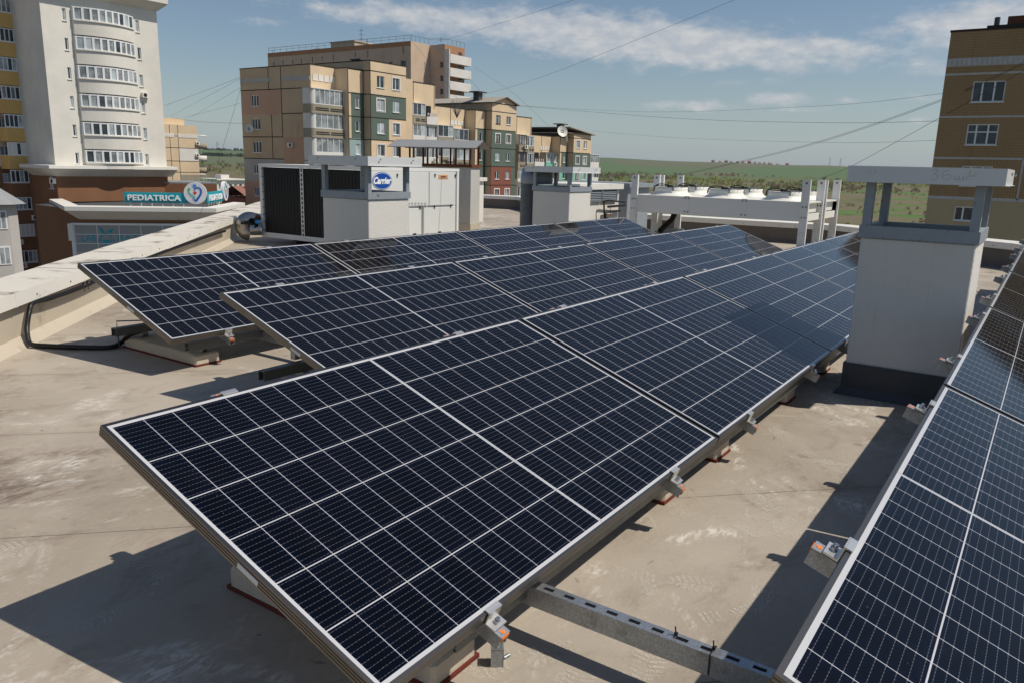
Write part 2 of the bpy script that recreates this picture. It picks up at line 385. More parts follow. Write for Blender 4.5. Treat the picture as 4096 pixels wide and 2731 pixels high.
# ---------------------------------------------------------------- roof deck and parapet
PLINE = [(-7.9, -3.67), (2.5, 6.0), (14.6, 17.25), (20.6, 16.6), (21.0, 14.15), (16.6, 9.2), (15.95, 7.75), (16.15, 3.4), (14.35, .45), (11.2, -3.2), (4, -9), (-4, -9)]
GROUND = -27.0
m = M(); m.prism(PLINE, -.3, 0.0); deck = m.build('roof_deck', mt['roof']); tag(deck, None, None, kind='structure')
def offset_line(pts, d):
    """mitred offset of an open polyline, to its left for positive d"""
    out = []
    for i, p in enumerate(pts):
        ns = []
        for a, b in ((i-1, i), (i, i+1)):
            if a >= 0 and b < len(pts):
                v = (Vector(pts[b])-Vector(pts[a])).normalized(); ns.append(Vector((-v.y, v.x)))
        n = sum(ns, Vector((0, 0)))/len(ns); n = n/n.dot(ns[0]) if len(ns) > 1 else n
        out.append(Vector(p)+n.normalized()*d*min(1.6, n.length))
    return out
def parapet(pts, label, capm, upm='upstand'):
    """upstand, cant strip at its foot, sheet-metal coping in lengths; outside lies to the left of the line"""
    rt_ = thing('parapet', label, 'parapet', (pts[0][0], pts[0][1], 0))
    i0 = offset_line(pts, 0); i1 = offset_line(pts, .30); c0 = offset_line(pts, -.075)
    m = M(); k0 = offset_line(pts, -.06)
    for a in range(len(pts)-1):
        b = a+1
        A, B, A1, B1, K, K1 = i0[a], i0[b], i1[a], i1[b], c0[a], c0[b]
        z3 = lambda p, z: (p.x, p.y, z)
        m.quad(z3(c0[a], .001), z3(c0[b], .001), z3(B, .07), z3(A, .07)); m.quad(z3(A, .07), z3(B, .07), z3(B, .36), z3(A, .36))
        m.quad(z3(A, .36), z3(B, .36), z3(B1, .36), z3(A1, .36)); m.quad(z3(A1, .36), z3(B1, .36), z3(B1, -1.2), z3(A1, -1.2))
    m.build('upstand', mt[upm], rt_)
    f0 = offset_line(pts, -.05); f1 = offset_line(pts, .335)
    for a in range(len(pts)-1):
        p0, p1, q0, q1 = f0[a], f0[a+1], f1[a], f1[a+1]
        Ln = (p1-p0).length; n = max(1, round(Ln/1.25))
        m = M()
        for k in range(n):
            s0, s1 = k/n, (k+1)/n-.004/Ln
            jig = random.uniform(-.003, .003)
            a0, a1, b0, b1 = p0.lerp(p1, s0), p0.lerp(p1, s1), q0.lerp(q1, s0), q0.lerp(q1, s1)
            t_ = .024; iz = .405+jig
            V = lambda p, z: (p.x, p.y, z)
            m.quad(V(a0, .305+jig), V(a1, .305+jig), V(a1, iz), V(a0, iz), 0)
            m.quad(V(a0, iz), V(a1, iz), V(b1, iz+.012), V(b0, iz+.012), 1)
            m.quad(V(b0, iz+.012), V(b1, iz+.012), V(b1, .29), V(b0, .29), 0)
            m.quad(V(a0, .305+jig), V(a1, .305+jig), V(b1, .29), V(b0, .29), 0)
            # standing seam and a fixing
            d = (a1-a0).normalized(); nn = Vector((-d.y, d.x))
            m.obox((a1.x-d.x*.012-nn.x*.004, a1.y-d.y*.012-nn.y*.004, .303+jig), (d.x*.014, d.y*.014, 0), (nn.x*.006, nn.y*.006, 0), (0, 0, .105), 0)
            for s in (.25, .75):
                c = a0.lerp(a1, s); m.obox((c.x-nn.x*.004, c.y-nn.y*.004, .335), (d.x*.01, d.y*.01, 0), (nn.x*.006, nn.y*.006, 0), (0, 0, .014), 2)
        m.build('coping', [mt['cap'], capm, mt['dark']], rt_)
    return rt_
parapet(PLINE[0:3], 'long low parapet with pale stained metal coping at the left roof edge', mt['capdirt'])
parapet(PLINE[2:6], 'low grey parapet closing the far end of the roof behind the louvred hut', mt['cap'], 'darkup')
parapet(PLINE[5:12], 'low parapet with grey metal coping behind the white dry cooler and stucco chimney', mt['cap'], 'darkup')
# walls of the block under the roof
m = M(); ol = offset_line(PLINE+[PLINE[0]], .27)[:-1]
m.prism([(p.x, p.y) for p in ol], GROUND, -.32)
solo(m, 'office_block', mt['lgrey'], 'building under the solar roof, its walls below the parapets', 'building')

# ---------------------------------------------------------------- solar panels
L, WID, GAP, TH, TILT = 2.094, 1.134, .02, .035, R(20)
ROWS = dict(A=(2.775, 5.551, .629, 4, 0.0), B=(2.70, 3.847, .626, 4, 0.0), C=(1.079, 2.119, .634, 5, R(.2)), D=(1.127, .2546, .615, 5, R(-.15)))
ROWNAME = dict(A='back row', B='second row', C='long middle row', D='right-edge row')
ORD = ['nearest', 'second', 'third', 'fourth', 'fifth']
def make_panel():
    r = thing('solar_panel', 'x', 'solar panel', (0, 0, 0), 'solar panels tilted in rows on the roof')
    m = M(); fl = .011
    m.box(0, L, 0, fl, -TH, 0); m.box(0, L, WID-fl, WID, -TH, 0); m.box(0, fl, fl, WID-fl, -TH, 0); m.box(L-fl, L, fl, WID-fl, -TH, 0)
    m.box(fl, L-fl, fl, fl+.02, -TH, -TH+.002); m.box(fl, L-fl, WID-fl-.02, WID-fl, -TH, -TH+.002)
    for k in (.009, .018, .027):                          # ribbed outer faces of the extrusion
        m.box(-.0006, L+.0006, -.0006, WID+.0006, -TH+k-.002, -TH+k-.0012, 0)
    m2 = M(); m2.box(0, L, 0, fl, -TH, 0); m2.box(0, L, WID-fl, WID, -TH, 0); m2.box(0, fl, fl, WID-fl, -TH, 0); m2.box(L-fl, L, fl, WID-fl, -TH, 0)
    m2.box(fl, L-fl, fl, fl+.02, -TH, -TH+.002); m2.box(fl, L-fl, WID-fl-.02, WID-fl, -TH, -TH+.002)
    for k in (.009, .018, .027):
        for (x0, x1, y0, y1) in ((0, L, -.0012, 0), (0, L, WID, WID+.0012), (-.0012, 0, 0, WID), (L, L+.0012, 0, WID)): m2.box(x0, x1, y0, y1, -TH+k-.003, -TH+k)
    m2.build('frame', mt['alu'], r)
    m = M(); m.box(fl, L-fl, fl, WID-fl, -.006, -.0012); m.build('glass', mt['cells'], r)
    m = M(); m.box(fl, L-fl, fl, WID-fl, -.0085, -.0065); m.build('backsheet', mt['back'], r)
    m = M(); m.box(-.0022, -.0013, .42, .50, -.026, -.011); m.build('sticker', mt['sticker'], r)
    return r
proto = make_panel(); first = True
PANELFRAME = {}
for rn, (x0, y0, z0, n, yw) in ROWS.items():
    rot = Matrix.Rotation(yw, 4, 'Z') @ (Matrix.Rotation(R(-.33), 4, 'Y') if rn == 'D' else Matrix.Identity(4)) @ Matrix.Rotation(TILT, 4, 'X')
    base = Matrix.Translation((x0, y0, z0)) @ rot @ Matrix.Translation((0, -WID, 0)); PANELFRAME[rn] = base
    for k in range(n):
        lab = 'dark blue tilted solar panel, %s one from the camera in the %s' % (ORD[k], ROWNAME[rn])
        o = proto if first else dup(proto); first = False
        o['label'] = lab
        wob = Matrix.Rotation(random.uniform(-.0012, .0012), 4, 'X') @ Matrix.Rotation(random.uniform(-.0012, .0012), 4, 'Y')
        o.matrix_world = base @ Matrix.Translation((k*(L+GAP), 0, 0)) @ wob

# ---------------------------------------------------------------- supports, rails, kerbs, channels
def c_channel(m, p, d, u, ln, w=.041, h=.041, t=.003, mi=0, slots=False):
    """channel with its open side along -u: start p (bottom centre), run d, up u"""
    d = Vector(d).normalized(); u = Vector(u).normalized(); s = d.cross(u)
    p = Vector(p)
    m.obox(p-s*w/2, d*ln, s*t, u*h, mi); m.obox(p+s*(w/2-t), d*ln, s*t, u*h, mi)
    if not slots: m.obox(p-s*(w/2-t)+u*(h-t), d*ln, s*(w-2*t), u*t, mi)
    else:
        n = int(ln/.068); sw = .015; sl = .034; pit = ln/n
        m.obox(p-s*(w/2-t)+u*(h-t), d*ln, s*(w/2-t-sw/2), u*t, mi); m.obox(p+s*(sw/2)+u*(h-t), d*ln, s*(w/2-t-sw/2), u*t, mi)
        for k in range(n): m.obox(p-s*sw/2+u*(h-t)+d*(k*pit), d*(pit-sl), s*sw, u*t, mi)
    m.obox(p-s*(w/2-t), d*ln, s*.009, u*t, mi); m.obox(p+s*(w/2-t-.009), d*ln, s*.009, u*t, mi)
sv = Vector((0, math.cos(TILT), math.sin(TILT))); nv = Vector((0, -math.sin(TILT), math.cos(TILT)))
def make_support():
    """local frame: origin at the panel's low edge on the top face, y up the slope"""
    r = thing('panel_support', 'x', 'support bracket', (0, 0, 0), 'steel brackets clamping the solar panels')
    Ev, Uv, Yv = Vector((1, 0, 0)), nv, sv
    m = M(); c_channel(m, Yv*-.058-Uv*(TH+.047), Yv, Uv, WID+.116); m.build('slanted_channel', mt['galv'], r)
    for e, s in ((0, -1), (WID, 1)):
        base = Yv*e
        m = M()
        m.obox(base-Ev*.028+Uv*.0008+Yv*(-.012 if s > 0 else .012), Ev*.056, Yv*s*.016, Uv*.004)          # lip over the frame
        m.obox(base-Ev*.028-Uv*(TH-.004)+Yv*s*.003, Ev*.056, Yv*s*.004, Uv*(TH+.0008))                    # drop
        m.obox(base-Ev*.028-Uv*(TH)+Yv*s*.003, Ev*.056, Yv*s*.033, Uv*.005)                                # foot
        c = m.build('clamp', mt['alulight'], r)
        b = M(); q = base+Yv*s*.021-Uv*(TH-.005)
        b.tube([q, q+Uv*.010], .0085, 8); b.tube([q+Uv*.010, q+Uv*.017], .006, 6); b.build('bolt', mt['bolt'], c)
        b = M(); q = base+Yv*s*.034-Uv*(TH+.016)
        b.obox(q-Ev*.016-Uv*.006, Ev*.032, Yv*s*.026, Uv*.013); b.tube([q+Yv*s*.013+Uv*.007, q+Yv*s*.013+Uv*.011], .007, 8); b.build('spring_nut', mt['orange'], c)
    # foot bracket low, post high (world vertical)
    m = M(); hi = sv*(WID-.16)-nv*(TH+.042); top = hi.z
    m.obox(hi+Vector((-.0225, -.02, .02)), (.045, 0, 0), (0, .04, 0), (0, 0, -.34))
    m.build('post', mt['galv'], r)
    return r
sproto = make_support(); sfirst = True
NTH = ['first', 'second', 'third', 'fourth', 'fifth', 'sixth', 'seventh', 'eighth', 'ninth', 'tenth']
SPX = {}
for rn, (x0, y0, z0, n, yw) in ROWS.items():
    offs = []
    for k in range(n): offs += [.42+k*(L+GAP)+(.10 if rn == 'D' else 0), 1.62+k*(L+GAP)+(.16 if rn == 'D' else 0)]
    SPX[rn] = offs
    for i, ox in enumerate(offs):
        o = sproto if sfirst else dup(sproto); sfirst = False
        o['label'] = '%s clamp bracket with orange nuts from the near end of the %s' % (NTH[i], ROWNAME[rn])
        P = PANELFRAME[rn] @ Vector((ox, 0, 0)); o.location = P
        o.rotation_euler = (0, 0, yw)
# purlins lying on the kerbs
LOWY = -WID*math.cos(TILT)
for rn, (x0, y0, z0, n, yw) in ROWS.items():
    ln = n*(L+GAP)
    for q, (yy, st, lab) in enumerate(((y0-.20, .36 if rn in 'CD' else .10, 'upper'), (y0+LOWY+.10, .36 if rn in 'CD' else .17, 'lower'))):
        m = M(); zt = .122
        c_channel(m, (x0+st, yy, zt), (1, 0, 0), (0, 0, 1), ln-st-.1, .052, .058, .003)
        solo(m, 'mounting_rail', mt['galvdark'], 'galvanised %s rail lengthwise under the %s' % (lab, ROWNAME[rn]), 'rail', 'steel rails under the solar rows')
# concrete kerbs as ballast
def make_kerb():
    r = thing('concrete_kerb', 'x', 'concrete block', (0, 0, 0), 'concrete kerbs weighing down the solar rows')
    m = M(); m.bbox(-.095, .095, 0, .87, .014, .082, .012); m.build('block', mt['kerb'], r)
    m = M(); m.box(-.10, .10, -.006, .876, 0.001, .0135); m.build('rubber_pad', mt['pad'], r)
    for yy in (.03, .74):
        m = M(); c_channel(m, (0, yy, .0825), (0, 1, 0), (0, 0, 1), .11, .041, .038); m.build('channel_foot', mt['galv'], r)
    return r
kp = make_kerb(); kfirst = True
for rn, cnt in (('A', 3), ('B', 3), ('C', 10), ('D', 8)):
    x0, y0, z0, n, yw = ROWS[rn]
    for i in range(cnt):
        o = kp if kfirst else dup(kp); kfirst = False
        o['label'] = '%s stained concrete kerb from the near end under the %s' % (NTH[i], ROWNAME[rn])
        dx_ = {('A', 0): -.09, ('C', 0): .006, ('C', 1): .30}.get((rn, i), 0)
        o.location = (x0+SPX[rn][i]+dx_, y0+LOWY+.115+(0 if rn != 'C' else .01), 0)
# slotted cross channels on the roof
m = M(); c_channel(m, (1.797, -.3, .10), (0, 1, 0), (0, 0, 1), 1.52, .041, .062, .003, slots=True)
cc_ = solo(m, 'slotted_channel', mt['galv'], 'slotted galvanised channel bridging the two front rows across open roof', 'channel')
m = M(); c_channel(m, (3.55, 3.65, .10), (0, 1, 0), (0, 0, 1), 1.25, .041, .062, .003, slots=True)
solo(m, 'slotted_channel', mt['galv'], 'slotted galvanised channel bridging the two back rows near their left end', 'channel')
for yy, lab in ((.67, 'black cable tie with upright tail nearer the middle row on the slotted channel'), (.565, 'black cable tie looped round the slotted channel, nearer the right row')):
    m = M(); z1 = .1635
    if yy < .6: m.tube([(1.775, yy, .105), (1.775, yy, z1), (1.82, yy, z1), (1.82, yy, .105)], .0022, 6)
    else: m.tube([(1.79, yy, z1), (1.815, yy, z1)], .0022, 6)
    m.box(1.80, 1.808, yy-.004, yy+.004, z1, z1+.008); m.tube([(1.804, yy, z1), (1.806, yy+.003, z1+.014), (1.80, yy+.002, z1+.026)], .002, 5)
    solo(m, 'cable_tie', mt['black'], lab, 'cable tie')
# small loose steel bracket beside the first front kerb
m = M(); o = Vector((1.585, 1.118, 0)); a = Vector((.022, -.028, 0)); b = Vector((.028, .022, 0))
m.obox(o, a, b*.08, (0, 0, .055)); m.obox(o+a*.92, a*.08, b, (0, 0, .055)); m.obox(o+Vector((0, 0, .052)), a, b, (0, 0, .004)); m.tube([o+a+Vector((0, 0, .03)), o+a*1.5+Vector((.01, .01, .03))], .006, 6)
solo(m, 'angle_bracket', mt['galv'], 'small loose galvanised angle bracket on the roof beside the nearest kerb', 'bracket')

# ---------------------------------------------------------------- chalky shoe prints and scrapes left on the membrane
def scuff_mat():
    t = MT('chalk_scuffs'); n = t.noise(70, 4, .7, (1, 2.5, 1), 1.0); k = t.noise(5, 3, .6)
    t.color(lin((214, 208, 196))); t.rough(.9); t.b.inputs['Specular IOR Level'].default_value = .1
    a = n.sm(.40, .62)*(k.sm(.3, .62))*.55; t.nt.links.new(a.s, t.b.inputs['Alpha']); return t.m
m = M(); rs = random.Random(21)
def sole(x, y, an, k=1.0, heel=True):
    ca, sa = math.cos(an), math.sin(an); P = lambda u, v: (x+(u*ca-v*sa)*k, y+(u*sa+v*ca)*k, .0016+rs.random()*.0006)
    for i in range(8):
        u = .02+i*.020; w_ = .046*math.sin(math.pi*(i+1.2)/9.5)**.6; c_ = .012
        for s in (-1, 1): m.quad(P(u, s*.003), P(u-c_, s*w_), P(u-c_+.012, s*w_), P(u+.012, s*.003))
    if heel:
        for i in range(4):
            u = -.10+i*.019; w_ = .034*math.sin(math.pi*(i+1.4)/5.4)**.5; m.quad(P(u, -w_), P(u, w_), P(u+.011, w_), P(u+.011, -w_))
def smear(x, y, an, ln, w_):
    ca, sa = math.cos(an), math.sin(an); pts = []
    for i in range(10):
        a = 2*math.pi*i/10; r_ = rs.uniform(.7, 1.1); u, v = ln*math.cos(a)*r_, w_*math.sin(a)*r_; pts.append((x+u*ca-v*sa, y+u*sa+v*ca, .0012+rs.random()*.0003))
    m.add(pts, (tuple(range(10)),))
for _ in range(150):
    x, y = (rs.uniform(1.4, 5.0), rs.uniform(-.2, 1.35)) if rs.random() < .6 else (rs.uniform(-.3, 2.8), rs.uniform(2.2, 5.4))
    an = rs.choice((.1, 1.2, 2.4, 3.5, -1.0, -2.1))+rs.gauss(0, .35)
    if rs.random() < .62: sole(x, y, an, rs.uniform(.85, 1.15), rs.random() < .7)
    if rs.random() < .55: smear(x+rs.gauss(0, .08), y+rs.gauss(0, .08), an, rs.uniform(.05, .17), rs.uniform(.02, .05))
    if rs.random() < .18: smear(x+rs.gauss(0, .2), y+rs.gauss(0, .2), rs.uniform(0, 3.1), rs.uniform(.1, .3), rs.uniform(.006, .014))
ob = m.build('shoe_prints', scuff_mat()); tag(ob, 'pale chalky shoe prints and scrapes scattered over the roof membrane', 'shoe prints', kind='stuff')

# ---------------------------------------------------------------- black corrugated conduits
def wallpt(px, py, off=.045):
    n = Vector((.681, -.7325, 0)); P = Vector((2.5, 6.0, 0))+n*off; d = ray(px, py); return CAMP+d*(n.dot(P-CAMP)/n.dot(d))
def smooth_path(pts, k=6):
    out = []
    for i in range(len(pts)-1):
        p0, p1, p2, p3 = pts[max(i-1, 0)], pts[i], pts[i+1], pts[min(i+2, len(pts)-1)]
        for j in range(k):
            t = j/k; out.append(.5*((2*p1)+(p2-p0)*t+(2*p0-5*p1+4*p2-p3)*t*t+(3*p1-p0-3*p2+p3)*t**3))
    out.append(pts[-1]); return out
def corrugated(pts, r=.019):
    pts = smooth_path([Vector(p) for p in pts], 8); dens = []
    for i in range(len(pts)-1):
        n = max(1, int((pts[i+1]-pts[i]).length/.006))
        dens += [pts[i].lerp(pts[i+1], k/n) for k in range(n)]
    rs = [r*(1.0 if i % 2 else .86) for i in range(len(dens))]
    m = M(); m.tube(dens, rs, 10); return m
P = [wallpt(*q) for q in ((900, 925), (720, 985), (520, 1062), (330, 1148), (200, 1195), (133, 1212), (117, 1250), (108, 1310))]
P += [wallpt(112, 1355, .07), GZ(128, 1378, .025), GZ(200, 1384, .021), GZ(330, 1389, .021), GZ(440, 1388, .021), GZ(488, 1368, .03), AT(515, 1342, 6.15), AT(560, 1325, 6.2)]
solo(corrugated(P), 'conduit', mt['black'], 'black corrugated conduit clipped along the left parapet and looping down to the roof', 'conduit')
for q, lab in (((345, 1140), 'black cable clip pair on the parapet conduit nearer the camera'), ((578, 1040), 'black cable clip pair on the parapet conduit nearer the panels')):
    m = M()
    for dx_ in (-9, 7):
        c = wallpt(q[0]+dx_, q[1]-dx_*.45, .045); m.lathe((c.x, c.y, c.z), [(.024, -.006), (.024, .006)], 12, axis=0); m.tube([c+Vector((0, 0, -.02)), c+Vector((.0, 0, -.05))], .003, 5)
    solo(m, 'cable_clip', mt['black'], lab, 'cable clip')
m = M(); b0 = Vector((3.02, 5.50, 0))
m.tube([b0+Vector((.02, -.06, .02)), b0+Vector((-.04, -.02, .012)), b0+Vector((-.045, -.02, .12)), b0+Vector((-.045, -.02, .2)), b0+Vector((.22, -.16, .19))], .005, 6)
solo(m, 'bent_wire_stand', mt['galvdark'], 'bent steel wire stand at the back kerb beside the black conduit', 'wire stand')

# ---------------------------------------------------------------- roof chimneys
def chimney(x0, y0, wx, wy, ztop, label, capz=(1.33, 1.425), over=.10, side='lit', writing=False, skirt=True):
    """stuccoed ventilation shaft: x0,y0 is its corner nearest the camera (min x, min y)"""
    r = thing('roof_chimney', label, 'chimney', (x0+wx/2, y0+wy/2, 0))
    x1, y1 = x0+wx, y0+wy
    m = M(); m.bbox(x0, x1, y0, y1, 0, ztop-.075, .006); m.build('shaft', mt['stucco'], r)
    if skirt:
        m = M(); o = .012
        m.quad((x0-.05, y0-.05, .002), (x1+.05, y0-.05, .002), (x1+o, y0-o, .05), (x0-o, y0-o, .05)); m.quad((x0-.05, y1+.05, .002), (x0-.05, y0-.05, .002), (x0-o, y0-o, .05), (x0-o, y1+o, .05))
        m.quad((x1+.05, y0-.05, .002), (x1+.05, y1+.05, .002), (x1+o, y1+o, .05), (x1+o, y0-o, .05)); m.quad((x1+.05, y1+.05, .002), (x0-.05, y1+.05, .002), (x0-o, y1+o, .05), (x1+o, y1+o, .05))
        m.box(x0-o, x1+o, y0-o, y1+o, .05, .205); m.build('flashing_skirt', mt['dark'], r)
    m = M(); o = .014; a = ztop-.072; t = .03
    m.box(x0-o, x1+o, y0-o, y0+t, a, ztop); m.box(x0-o, x1+o, y1-t, y1+o, a, ztop); m.box(x0-o, x0+t, y0+t, y1-t, a, ztop); m.box(x1-t, x1+o, y0+t, y1-t, a, ztop)
    m.build('rim_frame', mt['steelpaint'], r)
    m = M(); m.box(x0+t, x1-t, y0+t, y1-t, ztop-.074, ztop-.05); m.build('opening', mt['hole'], r)
    for (px, py) in ((x0-.004, y0-.004), (x0-.004, y1-.046), (x1-.046, y0-.004), (x1-.046, y1-.046)):
        m = M(); m.box(px, px+.05, py, py+.006, a+.02, capz[0]+.06); m.box(px, px+.006, py+.006, py+.05, a+.02, capz[0]+.06)
        m.box(px+.044, px+.05, py+.006, py+.05, a+.02, capz[0]+.06); m.build('post', mt['steelpaint'], r)
    m = M(); ox0, ox1, oy0, oy1 = x0-over, x1+over, y0-over, y1+over; c0, c1 = capz; s = .006
    m.box(ox0, ox1, oy0, oy0+s, c0, c1); m.box(ox0, ox1, oy1-s, oy1, c0, c1); m.box(ox0, ox0+s, oy0+s, oy1-s, c0, c1); m.box(ox1-s, ox1, oy0+s, oy1-s, c0, c1)
    m.box(ox0+s, ox1-s, oy0+s, oy1-s, c1-.008, c1-.002)
    for (u0, u1) in ((ox0, ox0-.012), ):
        m.box(ox0-.0, ox1, oy0-.012, oy0-.001, c0-.0, c0+.003)
    cp = m.build('rain_cap', mt['sheet'], r)
    for f in (.17, .80):
        m = M(); yy = oy1+(oy0-oy1)*f; m.tube([(ox0-.001, yy, c1-.028), (ox0-.007, yy, c1-.028)], .011, 10); m.build('bolt', mt['bolt'], cp)
    for f in (.2, .8):
        m = M(); xx = ox0+(ox1-ox0)*f; m.tube([(xx, oy0-.013, c1-.03), (xx, oy0-.02, c1-.03)], .009, 10); m.build('bolt', mt['bolt'], cp)
    if writing:
        # handwritten pencil marks: 36 sht, in the photo's loose hand
        strokes = [[(.0, .9), (.12, 1.05), (.28, 1.0), (.30, .8), (.12, .58), (.30, .5), (.34, .25), (.18, .0), (.0, .02)],
                   [(.95, 1.0), (.70, .85), (.56, .5), (.62, .15), (.86, .05), (1.06, .25), (1.0, .5), (.78, .5), (.62, .35)],
                   [(1.28, .4), (1.26, .12), (1.36, .03), (1.48, .1), (1.5, .38), (1.5, .1), (1.62, .03), (1.72, .1), (1.74, .4), (1.74, .05)],
                   [(1.88, .04), (1.92, .3), (1.98, .42), (2.3, .44)]]
        m = M(); ys, zs, k = oy1-.455, c0+.027, .088
        for st in strokes:
            pts = smooth_path([Vector((ox0-.0006, ys-a_*k*1.05, zs+b_*k*.62)) for a_, b_ in st], 5)
            for i in range(len(pts)-1):
                d = (pts[i+1]-pts[i]).normalized(); n = Vector((0, -d.z, d.y))*.0011
                m.quad(pts[i]-n, pts[i]+n, pts[i+1]+n, pts[i+1]-n)
        m.build('handwriting', mt['pencil'], cp)
    return r
chimney(5.235, .345, .60, .622, 1.07, 'large grey stucco chimney with pencilled metal rain cap beside the right row', writing=True)
chimney(5.90, 5.835, .62, .68, 1.063, 'stucco chimney with streaked white rain cap in front of the chiller')
chimney(10.42, 6.09, .66, .66, 1.075, 'stucco chimney with metal rain cap beside the wrapped duct', capz=(1.285, 1.375))

# ---------------------------------------------------------------- chiller with coil side and white access panels
CX, CY = 8.52, 8.52
cxr = FY(1834, 900, CY)[0]; cyl = FX(1043, 850, CX)[0]; CZ0, CZ1 = .10, 1.29
r = thing('chiller', 'white rooftop chiller with black coil side and blue oval badge', 'chiller', (CX, CY, 0))
m = M(); m.box(CX+.03, cxr-.03, CY+.03, cyl-.03, CZ0+.04, CZ1-.05); m.build('casing', mt['offwhite'], r)
m = M()
for (a, b) in ((CX, CY), (cxr-.05, CY), (CX, cyl-.06), (cxr-.05, cyl-.06)): m.box(a, a+.05, b, b+.06, CZ0, CZ1)
m.box(CX-.004, cxr+.004, CY-.004, CY+.05, CZ1-.045, CZ1+.004); m.box(CX-.004, cxr+.004, cyl-.05, cyl+.004, CZ1-.045, CZ1+.004)
m.box(CX-.004, CX+.05, CY+.05, cyl-.05, CZ1-.045, CZ1+.004); m.box(cxr-.05, cxr+.004, CY+.05, cyl-.05, CZ1-.045, CZ1+.004)
m.box(CX-.004, cxr+.004, CY-.004, CY+.06, CZ0, CZ0+.08); m.box(CX-.004, CX+.06, CY+.06, cyl, CZ0, CZ0+.08)
m.build('frame', mt['white'], r)
m = M(); m.box(CX+.012, CX+.028, CY+.10, cyl-.10, CZ0+.08, CZ1-.05); co = m.build('coil', mt['coil'], r)
m = M()
nv_ = 30
for k in range(nv_+1): yy = CY+.10+(cyl-CY-.2)*k/nv_; m.box(CX+.001, CX+.006, yy-.0025, yy+.0025, CZ0+.08, CZ1-.05)
for k in range(9): zz = CZ0+.12+(CZ1-CZ0-.2)*k/8; m.box(CX-.003, CX+.001, CY+.06, cyl-.05, zz-.004, zz+.004)
m.build('guard_grille', mt['wire'], r)
ym = CY+(cyl-CY)*.565
m = M(); h0, h1 = CZ0+.06, CZ1-.045; n = 15
m.box(CX-.010, CX-.004, ym-.035, ym-.018, h0, h1); m.box(CX-.010, CX-.004, ym+.018, ym+.035, h0, h1)
for k in range(n+1): zz = h0+(h1-h0)*k/n; m.box(CX-.010, CX-.004, ym-.018, ym+.018, zz-.011, zz+.011)
m.build('slotted_strip', mt['white'], r)
# front: access panels
fx = lambda px: FY(px, 800, CY)[0]
fz = lambda py: FY(1700, py, CY)[1]
zb = fz(826); zbot = CZ0+.05
def front_panel(x0, x1, z0, z1):
    m = M(); m.bbox(x0, x1, CY-.012, CY+.03, z0, z1, .004); return m.build('access_panel', mt['offwhite'], r)
p1 = front_panel(fx(1478), fx(1620), zb+.01, CZ1-.055); front_panel(fx(1630), fx(1713), zb+.01, CZ1-.055); p3 = front_panel(fx(1716), fx(1820), zb+.01, CZ1-.055)
p4 = front_panel(fx(1632), fx(1680), zbot, zb-.025); p5 = front_panel(fx(1694), fx(1820), zbot, zb-.025); front_panel(fx(1478), fx(1620), zbot, zb-.025)
def oval(m, cx, cz, a, b, y, th, mi=0, n=40):
    vs = [(cx+a*math.cos(2*math.pi*k/n), y, cz+b*math.sin(2*math.pi*k/n)) for k in range(n)]+[(cx+a*math.cos(2*math.pi*k/n), y-th, cz+b*math.sin(2*math.pi*k/n)) for k in range(n)]
    m.add(vs, [tuple(range(n, 2*n))]+[(k, (k+1) % n, n+(k+1) % n, n+k) for k in range(n)], mi)
def word_y(m, txt, x, z, size, y, shear=0, bold=0, mi=0, sx=1, depth=.0, space=1, center=True):
    """a word on a wall that faces -y"""
    vs, fs = text_mesh(txt, size, depth, shear, bold, space)
    w_ = max(v.x for v in vs)*sx
    m.add([(x+v.x*sx-(w_/2 if center else 0), y-v.z, z+v.y) for v in vs], fs, mi)
bx, bz = FY(1526, 725, CY)[0], FY(1526, 725, CY)[1]; bw = (FY(1566, 725, CY)[0]-FY(1487, 725, CY)[0])/2
bh = bw*.62
m = M(); oval(m, bx, bz, bw, bh, CY-.013, .002, 0); oval(m, bx, bz, bw*.955, bh*.935, CY-.0155, .001, 1); oval(m, bx, bz, bw*.92, bh*.88, CY-.017, .001, 0)
word_y(m, 'Carrier', bx, bz-bh*.30, bh*1.02, CY-.0195, .32, .006, 1, .92)
m.build('badge', [mt['brandblue'], mt['signwhite']], p1)
sx0, sz0 = FY(1751, 718, CY); sx1, sz1 = FY(1790, 701, CY)
m = M(); m.box(sx0, sx1, CY-.0145, CY-.0125, sz0, sz1, 0); word_y(m, 'AQUASNAP', (sx0+sx1)/2, sz0+(sz1-sz0)*.42, (sz1-sz0)*.46, CY-.0165, .1, .002, 1, .80)
m.box(sx0+.02, sx1-.02, CY-.0158, CY-.0150, sz0+.012, sz0+.016, 1)
m.build('sticker', [mt['stickero'], mt['navy']], p3)
for pnl, pts in ((p1, ((1586, 700), (1612, 762))), (p3, ((1737, 700), (1818, 702), (1735, 826), (1800, 822))), (p4, ((1676, 828),))):
    for q in pts:
        m = M(); a, b = FY(q[0], q[1], CY); m.tube([(a, CY-.012, b), (a, CY-.026, b)], .014, 10); m.box(a-.006, a+.006, CY-.022, CY-.016, b-.045, b); m.build('latch', mt['black'], pnl)
for pnl, q in ((p4, (1656, 940)), (p5, (1756, 932))):
    m = M(); a, b = FY(q[0], q[1], CY); m.box(a-.04, a+.04, CY-.016, CY-.0125, b-.022, b+.022); m.build('recessed_grip', mt['hole'], pnl)
m = M()
for j in range(2):
    for k in range(6): a, b = FY(1633+k*13, 814+j*7, CY); m.box(a-.022, a+.022, CY-.0145, CY-.0125, b-.004, b+.004)
m.build('vent_slots', mt['hole'], r)
m = M()
for k in (0, 1): m.box(CX+.05, cxr-.05, CY+.2+k*1.4, CY+.28+k*1.4, .0, CZ0+.01)
m.build('base_beam', mt['dark'], r)
